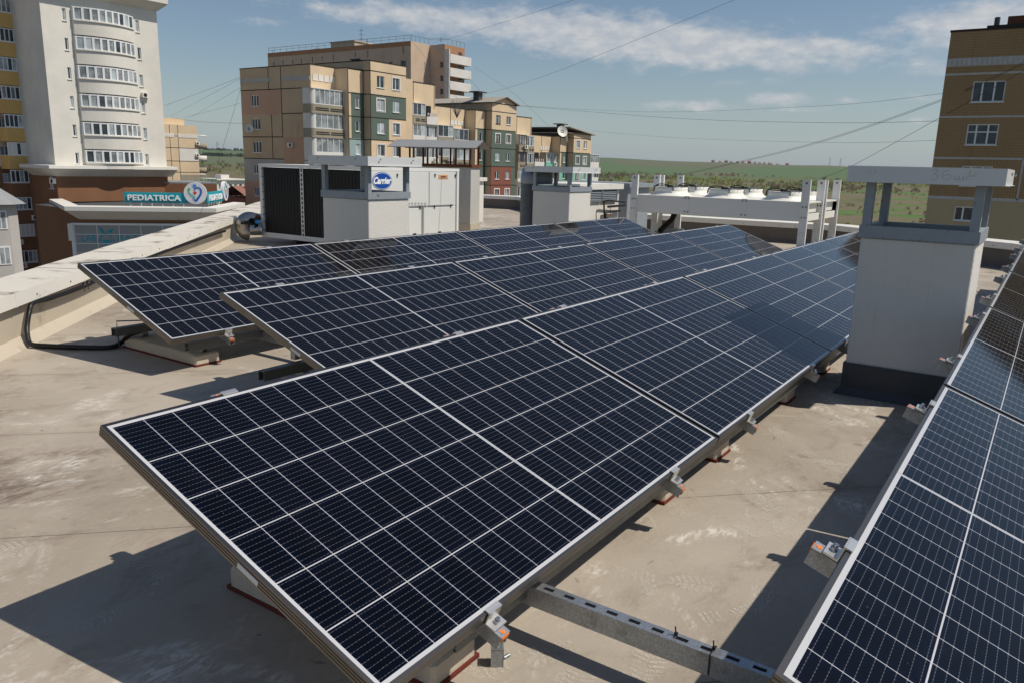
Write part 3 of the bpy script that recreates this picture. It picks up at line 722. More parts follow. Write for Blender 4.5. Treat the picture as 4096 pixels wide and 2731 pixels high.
for i in (0, 1):
    m = M(); c = (CX+.62+i*1.0, (CY+cyl)/2, CZ1-.04); m.lathe(c, [(.45, 0), (.45, .05), (.43, .05), (.43, .0)], 28); m.lathe(c, [(.1, 0), (.1, .045), (0, .05)], 16); m.build('fan_ring', mt['black'], r)
# insulated pipe bends at the chiller's far end
r = thing('insulated_pipe', 'foil wrapped pipe bend with black clamp behind the left end of the chiller', 'pipe', AT(985, 880, 14.0))
rx = AT(985, 880, 14.0)
def pp(px, py, d=14.0): return AT(px, py, d)
m = M(); m.tube(smooth_path([pp(1050, 892), pp(1020, 884), pp(990, 880), pp(972, 898), pp(980, 925), pp(1003, 935)], 6), .13, 14); m.build('foil_bend', mt['foil'], r)
m = M(); m.tube([pp(1000, 918, 13.8), pp(1045, 918, 13.8)], .10, 14); m.build('foil_stub', mt['foil'], r)
m = M(); m.tube([pp(962, 890, 13.75), pp(1005, 895, 13.75)], .030, 8); m.lathe(pp(1013, 895, 13.75), [(.09, -.03), (.09, .03), (0, .03)], 14, axis=0); m.build('clamp', mt['black'], r)
m = M(); m.tube([pp(1020, 890, 13.7), pp(1036, 889, 13.7)], .035, 8); m.build('valve', mt['slblue'], r)
m = M(); m.tube([pp(1026, 880, 13.9), pp(1040, 866, 13.9)], .05, 8); m.build('flange', mt['rust'], r)

# ---------------------------------------------------------------- long vent shaft with gabled metal roof
ex, ey = AT(1880, 925, 15.6).x, AT(1880, 925, 15.6).y
ld = Vector((math.cos(R(107)), math.sin(R(107)), 0)); wd = Vector((math.cos(R(17)), math.sin(R(17)), 0))
r = thing('vent_shaft', 'grey vent shaft with rusty rim and gabled sheet roof behind the chiller', 'vent shaft', (ex, ey, 0))
E0 = Vector((ex, ey, 0)); LN, WN = 1.55, .52
m = M(); m.obox(E0, ld*LN, wd*WN, (0, 0, 1.31)); m.build('shaft', stucco('pale_shaft_render', lin((186, 184, 178)), lin((120, 112, 98)), 40, .3, .5), r)
m = M(); m.obox(E0-ld*.012-wd*.012, ld*(LN+.024), wd*(WN+.024), (0, 0, .22)); m.build('flashing_skirt', mt['upstand'], r)
m = M(); q = E0+Vector((0, 0, 1.312))-ld*.03-wd*.03; m.obox(q, ld*(LN+.06), wd*(WN+.06), (0, 0, .055)); m.build('rusty_rim', mt['rust'], r)
for i in range(6):
    for j in (0, 1):
        m = M(); q = E0+ld*(.01+i*(LN-.05)/5)+wd*(.01+j*(WN-.05)); m.obox(q+Vector((0, 0, 1.36)), ld*.03, wd*.03, (0, 0, .36)); m.build('post', mt['rust'], r)
m = M(); ov = .16; za, zr = 1.68, 1.83
A = E0-ld*ov-wd*ov; B = E0-ld*ov+wd*(WN+ov); Rr = E0-ld*ov+wd*WN/2; T = ld*(LN+2*ov)
for (p, q) in ((A, Rr), (B, Rr)):
    pz, qz = p+Vector((0, 0, za)), q+Vector((0, 0, zr))
    m.quad(pz, pz+T, qz+T, qz); d_ = Vector((0, 0, -.012)); m.quad(pz+d_, pz+T+d_, qz+T+d_, qz+d_); m.quad(pz, pz+T, pz+T+d_, pz+d_)
m.build('gable_roof', mt['greyroof'], r)
# wrapped round duct with hood
dc = AT(2096, 890, 12.7); r = thing('vent_duct', 'wire-wrapped round duct with grey hood left of the middle chimney', 'duct', (dc.x, dc.y, 0))
m = M(); zt = AT(2100, 730, 12.7).z
prof = [(.135, 0.0)]
for k in range(24): prof += [(.135, (k+.1)*zt/24), (.142, (k+.5)*zt/24), (.135, (k+.9)*zt/24)]
m.lathe((dc.x+.05, dc.y-.05, 0), prof+[(.135, zt)], 20); m.build('wrapped_pipe', plain('wrapped_insulation', lin((92, 98, 104)), .5, .3, .3, 6, stretch=(1, 1, 6)), r)
m = M(); vw = rt; c = Vector((dc.x+.12, dc.y-.14, 0))
m.lathe((c.x, c.y, 0), [(.24, zt-.02), (.26, zt+.02), (.235, zt+.22), (.0, zt+.24)], 24); m.build('hood', plain('zinc_hood', lin((128, 138, 146)), .45, .3, .08, 3), r)
m = M(); c2 = AT(2152, 720, 13.4); m.lathe((c2.x, c2.y, 0), [(.25, .4), (.25, 1.19), (.23, 1.21), (0, 1.21)], 26); m.build('round_casing', plain('zinc_casing', lin((126, 140, 148)), .4, .3, .06, 3), r)
# plant hut with louvres
hx, hy = 12.25, 6.98; hx1 = FY(2477, 760, hy)[0]; hy1 = FX(2152, 745, hx)[0]+.35
r = thing('plant_hut', 'low rendered plant hut with grey louvres beside the white cooler', 'plant hut', (hx, hy, 0))
m = M(); m.box(hx, hx1, hy, hy1, 0, 1.0); m.build('wall', mt['stucco'], r)
m = M(); m.box(hx-.06, hx1+.07, hy-.06, hy1+.06, .985, 1.085); m.build('roof_edge', mt['cap'], r)
l0, l1 = FY(2338, 790, hy)[0], FY(2462, 790, hy)[0]; zl0, zl1 = FY(2400, 806, hy)[1], FY(2400, 758, hy)[1]
m = M(); m.box(l0, l1, hy-.004, hy-.001, zl0, zl1, 1)
for (a, b) in ((l0, (l0+l1)/2-.012), ((l0+l1)/2+.012, l1)):
    m.box(a, a+.025, hy-.045, hy-.004, zl0, zl1); m.box(b-.025, b, hy-.045, hy-.004, zl0, zl1); m.box(a+.025, b-.025, hy-.045, hy-.004, zl0, zl0+.022); m.box(a+.025, b-.025, hy-.045, hy-.004, zl1-.022, zl1)
    for k in range(5):
        z = zl0+.03+k*(zl1-zl0-.06)/5; m.obox((a+.025, hy-.043, z), (b-a-.05, 0, 0), (0, .036, .035), (0, .004, -.004))
m.build('louvre', [plain('grey_louvre_paint', lin((132, 142, 148)), .45, .2), mt['hole']], r)
m = M(); m.box(14.55, 15.55, 7.15, 8.75, 0, 1.0); m.box(14.47, 15.63, 7.07, 8.83, 1.002, 1.085)
solo(m, 'roof_upstand', mt['steelpaint'], 'flat grey-topped roof block right behind the louvred plant hut', 'roof block')
px_ = AT(1906, 830, 19.5); m = M(); m.box(px_.x-.12, px_.x+.12, px_.y-.12, px_.y+.12, 0, .98); m.box(px_.x-.18, px_.x+.18, px_.y-.18, px_.y+.18, .982, 1.07)
solo(m, 'vent_stack', mt['stucco'], 'slim white vent stack with square cap right of the gabled vent shaft', 'vent stack')
# pipes on the hut wall
r = thing('refrigerant_pipes', 'black lagged pipes with brass valve on the wall beside the plant hut', 'pipes', (hx1, hy, 0)); yy = hy-.12
g = lambda px, py: Vector((FY(px, py, yy)[0], yy, FY(px, py, yy)[1]))
m = M(); m.tube(smooth_path([g(2500, 810), g(2440, 804), g(2420, 803), g(2416, 812), g(2417, 850), g(2419, 880), g(2421, 905)], 5), .016, 8); m.build('lagged_pipe', mt['black'], r)
m = M(); m.tube(smooth_path([g(2480, 845), g(2440, 847), g(2427, 852), g(2421, 862), g(2424, 880)], 5), .020, 8); m.build('lagged_pipe', mt['black'], r)
m = M(); m.tube([g(2432, 828), g(2470, 825), g(2500, 822)], .022, 8); m.build('lagged_pipe', mt['black'], r)
m = M(); m.tube([g(2424, 859), g(2445, 860)], .010, 6); m.tube([g(2442, 830), g(2443, 860)], .005, 5); m.build('valve', plain('brass_valve', lin((166, 104, 60)), .35, .8), r)

# ---------------------------------------------------------------- dry cooler: two banks of fans on white posts
QX, QY0, QY1 = 12.6, 3.15, 6.06
r = thing('dry_cooler', 'long white dry cooler with six ringed fans on tall white posts', 'dry cooler', (QX, QY0, 0))
BZ0, BZ1, PT = .645, .935, 1.275
m = M()
for b in (0, 1): m.box(QX+.06+b*1.04, QX+.92+b*1.04, QY0+.06, QY1-.02, BZ0+.12, BZ1-.02)
m.build('casing', mt['whiteplastic'], r)
m = M(); n = 3
fps = []
for xx in (QX+1.97, QX-.012):
    m = M()
    for k in range(n):
        a, b = QY0+(QY1-QY0)*k/n, QY0+(QY1-QY0)*(k+1)/n
        m.box(xx, xx+.02, a+(.0015 if k else 0), b-(.0015 if k < n-1 else 0), BZ0, BZ1-.001)
    m.box(xx-.004, xx+.022, QY0, QY1, BZ1-.018, BZ1+.004); fp = m.build('fascia', mt['white'], r)
for k in (1, 2):
    m = M(); yc = QY0+(QY1-QY0)*k/n
    m.box(QX-.018, QX-.012, yc-.045, yc+.045, BZ0+.01, BZ1+.015)
    for dy in (-.03, .03):
        for dz in (.05, .27): m.tube([(QX-.019, yc+dy, BZ0+dz), (QX-.027, yc+dy, BZ0+dz)], .012, 8, 1)
    m.build('splice_plate', [mt['white'], mt['galvdark']], fp)
m = M()
for b in (0, 1):
    x0 = QX+.03+b*1.04
    for yy in (QY0+.01, QY1-.03): m.box(x0, x0+.9, yy, yy+.02, BZ0+.0, BZ0+.11)
    m.box(x0-.02, x0+.92, QY0, QY1, BZ1-.018, BZ1+.006)
m.build('top_tray', mt['whiteplastic'], r)
for b in (0, 1):
    for k in range(3):
        c = (QX+.48+b*1.04, QY0+.47+k*.985, BZ1)
        m = M(); m.lathe(c, [(.36, .006), (.345, .02), (.295, .05), (.275, .10), (.285, .145), (.27, .145), (.262, .10), (.275, .03)], 32); f_ = m.build('fan_ring', mt['whiteplastic'], r)
        m = M()
        for rr in (.07, .13, .19, .25, .285): m.lathe((c[0], c[1], c[2]+.15), [(rr-.004, 0), (rr-.004, .008), (rr+.004, .008), (rr+.004, 0), (rr-.004, 0)], 24)
        for a in range(4):
            an = a*math.pi/2+.5; m.tube([(c[0], c[1], c[2]+.158), (c[0]+.29*math.cos(an), c[1]+.29*math.sin(an), c[2]+.158), (c[0]+.295*math.cos(an), c[1]+.295*math.sin(an), c[2]+.08)], .007, 6)
        m.lathe((c[0], c[1], c[2]+.13), [(.08, 0), (.08, .04), (.0, .045)], 16); m.build('fan_guard', mt['black'], f_)
        m = M()
        for a in range(5):
            an = a*2*math.pi/5; ca, sa = math.cos(an), math.sin(an); p0 = Vector((c[0]+.07*ca, c[1]+.07*sa, c[2]+.09)); d = Vector((ca, sa, 0)); e = Vector((-sa, ca, .5))
            m.obox(p0-e*.04, d*.18, e*.09, Vector((0, 0, .003)))
        m.build('fan_blades', mt['black'], f_)
        m = M(); pts = smooth_path([Vector((c[0]-.10, c[1]+.29, c[2]+.06)), Vector((c[0]-.10, c[1]+.27, c[2]+.15)), Vector((c[0]-.06, c[1]+.18, c[2]+.19)), Vector((c[0], c[1]+.05, c[2]+.175))], 5); m.tube(pts, .009, 6); m.build('power_lead', mt['black'], f_)
for xx in (QX-.03, QX+.88, QX+1.06, QX+1.97):
    for yy, far in ((QY0-.03, 0), (QY1-.06, 1)):
        m = M(); w_ = .12
        m.box(xx, xx+.006, yy, yy+w_, .26, PT) if xx < QX else m.box(xx-.0, xx+.006, yy, yy+w_, .26, PT)
        m.box(xx+.006, xx+.045, yy, yy+.006, .26, PT); m.box(xx+.006, xx+.045, yy+w_-.006, yy+w_, .26, PT)
        for z in (PT-.05, BZ1-.07, BZ1-.07, BZ0+.06, .48, .44):
            for dy in ((.06,) if z > 1.2 else (.035, .085)): m.tube([(xx-.001, yy+dy, z), (xx-.004, yy+dy, z)], .018 if z > 1.2 else (.012 if z > .6 else .006), 8, 1)
        m.build('post', [mt['white'], mt['galvdark']], r)
for yy in (QY0-.02, QY1-.06):
    m = M(); m.box(QX-.15, QX+2.15, yy, yy+.10, .10, .255); m.build('base_beam', mt['galvdark'], r)
for yy in (QY0, QY1-.1):
    for xx in (QX+.1, QX+1.8):
        m = M(); m.bbox(xx, xx+.25, yy-.08, yy+.22, 0, .098, .01); m.build('footing', mt['kerb'], r)
m = M(); m.tube([AT(2700, 850, 14.3), AT(2688, 880, 14.2), AT(2660, 905, 14.1), AT(2640, 925, 14.0)], .05, 10); m.build('drain_pipe', mt['black'], r)

# ---------------------------------------------------------------- facade helpers
def PL(plane, c):
    if plane == 'y': return lambda u, z, d=0: (u, c-d, z)
    return lambda u, z, d=0: (c-d, u, z)
def wall(root, plane, c, u0, u1, z0, z1, mats, patches=(), holes=(), reveal=.22, name='wall', base=0):
    """a wall face cut by window openings with reveals; patches recolour parts of it"""
    f = PL(plane, c); us = {u0, u1}; zs = {z0, z1}
    for h in list(patches)+list(holes):
        for q in h[:2]:
            if u0 < q < u1: us.add(q)
        for q in h[2:4]:
            if z0 < q < z1: zs.add(q)
    us, zs = sorted(us), sorted(zs); m = M()
    for i in range(len(us)-1):
        for j in range(len(zs)-1):
            cu, cz = (us[i]+us[i+1])/2, (zs[j]+zs[j+1])/2
            if any(h[0] < cu < h[1] and h[2] < cz < h[3] for h in holes): continue
            mi = base
            for p in patches:
                if p[0] < cu < p[1] and p[2] < cz < p[3]: mi = p[4]
            m.quad(f(us[i], zs[j]), f(us[i+1], zs[j]), f(us[i+1], zs[j+1]), f(us[i], zs[j+1]), mi)
    for h in holes:
        a, b, c_, d = h[:4]; mi = base
        for p in patches:
            if p[0] < (a+b)/2 < p[1] and p[2] < (c_+d)/2 < p[3]: mi = p[4]
        for q in ((a, c_, b, c_), (b, c_, b, d), (b, d, a, d), (a, d, a, c_)):
            m.quad(f(q[0], q[1]), f(q[2], q[3]), f(q[2], q[3], -reveal), f(q[0], q[1], -reveal), mi)
    return m.build(name, mats, root)
def pbox(m, f, u0, u1, z0, z1, d0, d1, mi=0):
    vs = [f(u, z, d) for d in (d0, d1) for z in (z0, z1) for u in (u0, u1)]
    m.add(vs, ((0, 2, 3, 1), (4, 5, 7, 6), (0, 1, 5, 4), (2, 6, 7, 3), (0, 4, 6, 2), (1, 3, 7, 5)), mi)
GL = ['glassd', 'glassd', 'glassm', 'glassl']
def window(root, plane, c, u0, u1, z0, z1, divs=(.5,), depth=-.12, frame='pvc', glass=None, surround=None, sill=True, sub=True, fw_=.07, bars=()):
    f = PL(plane, c); m = M(); w_ = fw_
    pbox(m, f, u0, u0+w_, z0, z1, depth, depth+.06); pbox(m, f, u1-w_, u1, z0, z1, depth, depth+.06)
    pbox(m, f, u0+w_, u1-w_, z0, z0+w_, depth, depth+.06); pbox(m, f, u0+w_, u1-w_, z1-w_, z1, depth, depth+.06)
    for q in divs: uc = u0+(u1-u0)*q; pbox(m, f, uc-w_*.7, uc+w_*.7, z0+w_, z1-w_, depth, depth+.065)
    for q in bars: zc = z0+(z1-z0)*q; pbox(m, f, u0+w_, u1-w_, zc-w_*.5, zc+w_*.5, depth, depth+.055)
    if sill: pbox(m, f, u0-.06, u1+.06, z0-.05, z0-.005, -.10, .09)
    mats = [mt[frame]]
    if surround:
        s = .17
        for a, b, c_, d in ((u0-s, u0-.002, z0-s, z1+s), (u1+.002, u1+s, z0-s, z1+s), (u0-.002, u1+.002, z1+.002, z1+s), (u0-.002, u1+.002, z0-s, z0-.06)): pbox(m, f, a, b, c_, d, .002, .035, 1)
        mats.append(mt[surround])
    o = m.build('window', mats, root)
    es = [0]+list(divs)+[1]; m = M()
    k = random.randrange(4)
    for a, b in zip(es[:-1], es[1:]):
        m.quad(f(u0+(u1-u0)*a, z0+.02, depth+.02), f(u0+(u1-u0)*b, z0+.02, depth+.02), f(u0+(u1-u0)*b, z1-.02, depth+.02), f(u0+(u1-u0)*a, z1-.02, depth+.02), random.choice((0, 0, 1)))
    g0 = glass or GL[k]; m.build('pane', [mt[g0], mt[random.choice(GL)] if not glass else mt[g0]], o)
    return o
def joint(m, plane, c, u0, u1, z0, z1, t=.05):
    pbox(m, PL(plane, c), min(u0, u1)-(t if u0 == u1 else 0), max(u0, u1)+(t if u0 == u1 else 0), min(z0, z1)-(t if z0 == z1 else 0), max(z0, z1)+(t if z0 == z1 else 0), .004, .022)
def ac_unit(root, plane, c, u, z, w_=.8, h=.55, depth=.32):
    f = PL(plane, c); m = M(); pbox(m, f, u-w_/2, u+w_/2, z, z+h, .06, depth+.06); o = m.build('air_conditioner', mt['whiteplastic'], root)
    m = M(); n = 16; r_ = h*.40; cu = u-w_*.12
    vs = [f(cu+r_*math.cos(2*math.pi*k/n), z+h/2+r_*math.sin(2*math.pi*k/n), depth+.066) for k in range(n)]; m.add(vs, (tuple(range(n)),)); m.build('fan_grille', mt['black'], o)
def dish(root, p, d, r_, mat='whiteplastic'):
    """satellite dish looking along d from p"""
    d = Vector(d).normalized(); a = Vector((0, 0, 1)).cross(d).normalized(); b = d.cross(a); p = Vector(p); m = M(); n = 20; vs = [p]
    for k in range(1, 5):
        for j in range(n):
            an = 2*math.pi*j/n; rr = r_*k/4; vs.append(p+(a*math.cos(an)+b*math.sin(an))*rr+d*(.28*rr*rr/r_))
    fs = [(0, 1+j, 1+(j+1) % n) for j in range(n)]
    for k in range(3):
        for j in range(n): fs.append((1+k*n+j, 1+k*n+(j+1) % n, 1+(k+1)*n+(j+1) % n, 1+(k+1)*n+j))
    m.add(vs, fs, 0, True); o = m.build('satellite_dish', mt[mat], root)
    m = M(); m.tube([p-b*r_*.9, p+d*r_*.9], .02, 5); m.tube([p, p-d*.3, p-d*.3-Vector((0, 0, .5))], .03, 5); m.tube([p+d*r_*.85, p+d*r_*1.0], .05, 6); m.build('dish_arm', mt['galvdark'], o)
def balcony(root, x0, x1, yw, yf, z0, zp, z1, pm, n=4, side='white', rounded=False, open_=False, glass=None, frame='pvc', relief=False):
    """one storey of a balcony stack on a -y wall: parapet z0..zp, glazing zp..z1"""
    m = M(); rr = .55
    pl = ([(x0, yw)]+[(x0+rr-rr*math.cos(a*math.pi/10), yf+rr-rr*math.sin(a*math.pi/10)) for a in range(0, 6)]+[(x1, yf), (x1, yw)]) if rounded else [(x0, yw), (x0, yf), (x1, yf), (x1, yw)]
    m.prism(pl, z0, zp, 0); m.box(x0-.05, x1+.05, yf-.07, yw, z0-.12, z0-.003, 1)
    if relief:
        f = PL('y', yf)
        for a, b in ((x0+rr+.05, (x0+rr+x1)/2-.1), ((x0+rr+x1)/2+.1, x1-.05)):
            for k in range(2): pbox(m, f, a, b-.1*k, z0+.25+k*.22, z0+.33+k*.22, .002, .05, 2)
    o = m.build('balcony', [mt[pm], mt['concrete'], mt['seam']], root)
    if open_:
        m = M(); m.box(x0+.05, x1-.05, yw-.03, yw-.01, zp, z1); m.build('recess', mt['hole'], o)
        m = M()
        for k in range(5): xx = x0+.3+(x1-x0-.6)*k/4; zz = zp+.5; m.box(xx-.12, xx+.14, yf+.02, yf+.06, zz-random.uniform(.3, .6), zz)
        m.build('washing', plain('hung_washing', lin(random.choice(((150, 140, 150), (70, 76, 110), (190, 180, 176)))), .9, 0, .5, 6), o)
        return o
    gx0 = x0+(rr if rounded else 0); f = PL('y', yf); m = M(); w_ = .075
    if rounded: m.prism(pl[:7]+[(x0+rr, yw)], zp+.003, z1, 1)
    pbox(m, f, gx0, x1, zp+.003, zp+w_, -.07, 0); pbox(m, f, gx0, x1, z1-w_, z1, -.07, 0)
    for k in range(n+1): uc = gx0+(x1-gx0)*k/n; a = min(max(uc, gx0+w_/2), x1-w_/2); pbox(m, f, a-w_/2, a+w_/2, zp+w_, z1-w_, -.07, .004)
    if not rounded: m.box(x0+.005, x0+.05, yf+.07, yw, zp+.003, z1, 1)
    m.box(x0-.04, x1+.04, yf-.06, yw, z1+.002, z1+.08, 1)
    m.build('window_frame', [mt[frame], mt[side]], o)
    m = M()
    for k in range(n):
        a, b = gx0+(x1-gx0)*k/n, gx0+(x1-gx0)*(k+1)/n; m.quad(f(a, zp+.03, -.05), f(b, zp+.03, -.05), f(b, z1-.03, -.05), f(a, z1-.03, -.05), random.choice((0, 0, 1, 2)))
    m.build('pane', [mt[glass or 'glassd'], mt['glassm'], mt[glass or 'glassl']], o)
    m = M(); m.box(x0+.05, x1-.02, yf+.12, yf+.14, zp-.0, z1); m.build('curtain', mt['glassm'], o) if False else None
    return o
z3 = lambda x, y: (900+x/2.24, 100+y/2.24)
z4 = lambda x, y: (1700+x/2.24, 300+y/2.24)
z1 = lambda x, y: (x/2.24, y/2.24)
z5 = lambda x, y: (3296+x/1.5675, y/1.5675)
FLH = 2.75

# ---------------------------------------------------------------- the long tan panel building, section by section
YA = 74.4; XL = 66.0; YB = 87.6
def pblock(root, xm, ym, xp, yp, xr, ztm, ztp, winP, winM, matsP, matsM, zsplits, strip=None):
    """the two forward blocks of a section: M (one window column) and P (two columns)"""
    floors = range(11)
    # block M
    wm = [(winM[0], winM[1], winM[2]-FLH*k, winM[3]-FLH*k) for k in floors]
    wall(root, 'y', ym, xm, xp, GROUND, ztm, matsM[0], matsM[1], wm); wall(root, 'x', xm, ym, YB, GROUND, ztm, [mt['tan2']])
    for h in wm[:6]: window(root, 'y', ym, *h, divs=(), fw_=.09)
    wp = [(a, b, winP[2]-FLH*k, winP[3]-FLH*k) for k in floors for (a, b) in winP[:2]]
    wall(root, 'y', yp, xp, xr, GROUND, ztp, matsP[0], matsP[1], wp); wall(root, 'x', xp, yp, YB, GROUND, ztp, [mt['tan'], mt['tan2']], ((yp, YB, -9, -1.5, 1),))
    for h in wp[:12]: window(root, 'y', yp, *h, divs=(.45,), surround='whitewall' if random.random() < .8 else None, frame='pvc' if random.random() < .8 else 'woodframe')
    m = M(); m.quad((xm, ym, ztm), (xp, ym, ztm), (xp, YB, ztm), (xm, YB, ztm)); m.quad((xp, yp, ztp), (xr, yp, ztp), (xr, YB, ztp), (xp, YB, ztp))
    m.quad((xr, yp, GROUND), (xr, YB, GROUND), (xr, YB, ztp), (xr, yp, ztp)); m.build('flat_roof', mt['dark'], root)
    m = M()
    for z in zsplits:
        joint(m, 'y', yp, xp, xr, z, z); joint(m, 'y', ym, xm, xp, z, z); joint(m, 'x', xp, yp, ym, z, z)
    joint(m, 'y', yp, xp+.04, xp+.04, -6, ztp); joint(m, 'y', ym, xp-.05, xp-.05, -6, ztm); joint(m, 'y', ym, xm+.05, xm+.05, -6, ztm)
    m.build('panel_joints', mt['seam'], root)
    m = M()
    for (a, b, y, z) in ((xm-.04, xp, ym, ztm), (xp-.04, xr+.04, yp, ztp)): m.box(a, b, y-.05, y+.2, z+.002, z+.10)
    for (x, a, b, z) in ((xm, ym+.2, YB, ztm), (xp, yp+.2, YB, ztp)): m.box(x-.05, x+.2, a, b, z+.002, z+.10)
    m.build('roof_edge', mt['seam'], root)
# --- section one
r = thing('apartment_block', 'nearest tan panel apartment block with pink patches, green panels and corner balconies', 'apartment block', (XL, YA, GROUND), 'joined panel apartment blocks')
zt = FX(*z3(765, 355), XL)[1]; zl = [FX(*z3(140, y), XL)[1] for y in (597, 812, 1005, 1197, 1398)]
yk = lambda px, py=700: FX(*z3(px, py), XL)[0]
yb = yk(150, 800); ys = yk(515, 900)
def wx(q): a, b = FX(*z3(q[0], q[1]), XL), FX(*z3(q[2], q[3]), XL); return (min(a[0], b[0]), max(a[0], b[0]), min(a[1], b[1]), max(a[1], b[1]))
lw = [wx(q) for q in ((230, 632, 302, 730), (238, 842, 318, 938), (248, 1047, 328, 1148), (256, 1252, 318, 1338), (262, 1455, 320, 1538))]
wall(r, 'x', XL, YA, yb, GROUND, zt, [mt['tan'], mt['pink'], mt['lgrey']], ((ys, yb, zl[1], zl[0], 1), (YA, ys, zl[4]-6, zl[2], 1), (ys, yb, zl[4], zl[3], 2), (ys, yb, GROUND, zl[4], 1)), lw, reveal=.2)
for i, h in enumerate(lw): window(r, 'x', XL, *h, divs=(.33, .67), glass='glassd')
f = PL('x', XL); m = M()
for a, b in (((140, 560), (398, 510)), ((513, 540), (763, 490))):
    q0, q1 = FX(*z3(*a), XL), FX(*z3(*b), XL); pbox(m, f, min(q0[0], q1[0]), max(q0[0], q1[0]), zt-1.72, zt-1.22, .003, .05)
    y0_, y1_ = min(q0[0], q1[0]), max(q0[0], q1[0])
    for k in range(24): yy = y0_+(y1_-y0_)*k/24; pbox(m, f, yy, yy+.09, zt-1.70, zt-1.24, .052, .085)
m.build('ribbed_band', mt['mortar'], r)
m = M(); joint(m, 'x', XL, yk(397), yk(397), zl[0], zt); joint(m, 'x', XL, ys, ys, zl[2], zt); joint(m, 'x', XL, yk(412), yk(412), zl[3], zl[1]); joint(m, 'x', XL, YA, yb, zl[0]+.06, zl[0]+.06); joint(m, 'x', XL, YA, ys, zl[1]+.1, zl[1]+.1); joint(m, 'x', XL, ys, yb, zl[2], zl[2]); joint(m, 'x', XL, ys, yb, zl[3]+.03, zl[3]+.03)
joint(m, 'x', XL, ys-2, ys-2, GROUND, zl[2]) if False else None
m.build('panel_joints', mt['seam'], r)
q = FX(*z3(600, 1100), XL); ac_unit(r, 'x', XL, q[0], q[1])
q = FX(*z3(250, 935), XL); dish(r, (XL-.6, q[0], q[1]), (-.55, -.8, .25), .55)
xm = FY(*z3(985, 500), YA)[0]; ym = FX(*z3(1100, 600), xm)[0]; xp = FY(*z3(1240, 600), ym)[0]; yp = FX(*z3(1300, 600), xp)[0]; xr = FY(*z3(1622, 600), yp)[0]
wall(r, 'y', YA, XL, xm, GROUND, zt, [mt['tan2'], mt['tan']])
m = M(); f = PL('y', YA); a, b = FY(*z3(782, 520), YA)[0], FY(*z3(985, 545), YA)[0]
for k in range(4): pbox(m, f, a+(b-a)*(k/4+.02), a+(b-a)*((k+1)/4-.02), zt-1.75, zt-1.05, .003, .06)
m.build('ribbed_band', mt['whitewall'], r)
m = M(); m.quad((XL, YA, zt), (xm, YA, zt), (xm, YB, zt), (XL, YB, zt)); m.build('flat_roof', mt['dark'], r)
m = M(); m.box(XL-.05, xm, YA-.05, YA+.2, zt+.002, zt+.1); m.box(XL-.05, XL+.2, YA+.2, yb, zt+.002, zt+.1); m.build('roof_edge', mt['seam'], r)
ztm = FY(*z3(1105, 390), ym)[1]; ztp = FY(*z3(1300, 322), yp)[1]
zg = [FY(*z3(1302, y), yp)[1] for y in (410, 622, 828, 1030)]
def wy(q, y0, z_=z3): a, b = FY(*z_(q[0], q[1]), y0), FY(*z_(q[2], q[3]), y0); return a[0], b[0], min(a[1], b[1]), max(a[1], b[1])
w1 = wy((1360, 455, 1428, 572), yp); w2 = wy((1502, 478, 1564, 592), yp); wM = wy((1166, 652, 1204, 752), ym)
xq = FY(*z3(1470, 900), yp)[0]
pblock(r, xm, ym, xp, yp, xr, ztm, ztp, ((w1[0], w1[1]), (w2[0], w2[1]), w1[2], w1[3]), wM, ([mt['tan2'], mt['green'], mt['peach']], ((xp, xr, zg[3], zg[1], 1), (xq, xr, GROUND, zg[2], 2), (xp, xr, GROUND, zg[3], 2))),
       ([mt['tan2'], mt['green'], mt['ltblue']], ((xm+.5, xp, zg[3]+.1, zg[1]+.1, 1), (xm, xp, GROUND, zg[3]+.1, 2))), zg[:4])
# vent hood on the high block
m = M(); hx_, hz_ = FY(*z3(1195, 320), yp+4); m.box(hx_-.6, hx_+.6, yp+3, yp+4, ztp, hz_-.3); m.box(hx_-1.1, hx_+1.1, yp+2.6, yp+4.4, hz_-.1, hz_+.05); m.build('roof_vent', mt['dark'], r)
# corner balcony stack
bx0, bx1 = FY(*z3(768, 700), YA-1.5)[0]+.1, FY(*z3(1076, 700), YA-1.5)[0]; yf = YA-1.5
bz = [FY(*z3(1000, y), yf)[1] for y in (595, 728, 818)]
hgl = bz[0]-bz[1]; hpa = bz[1]-bz[2]
for k in range(7):
    zz = bz[1]-FLH*k
    balcony(r, bx0, min(bx1, xm-.02) if k > 99 else xm-.03, YA-.002, yf, zz-(FLH-hgl-.12), zz, zz+hgl, ['concrete', 'concrete', 'whitewall', 'whitewall', 'concrete', 'whitewall', 'concrete'][k], 6 if k == 0 else 5, side='whitewall', rounded=True, glass='glassm', relief=k < 2)
q = wy((1180, 1180, 1220, 1220), ym); ac_unit(r, 'y', ym, q[0]+.4, q[2])
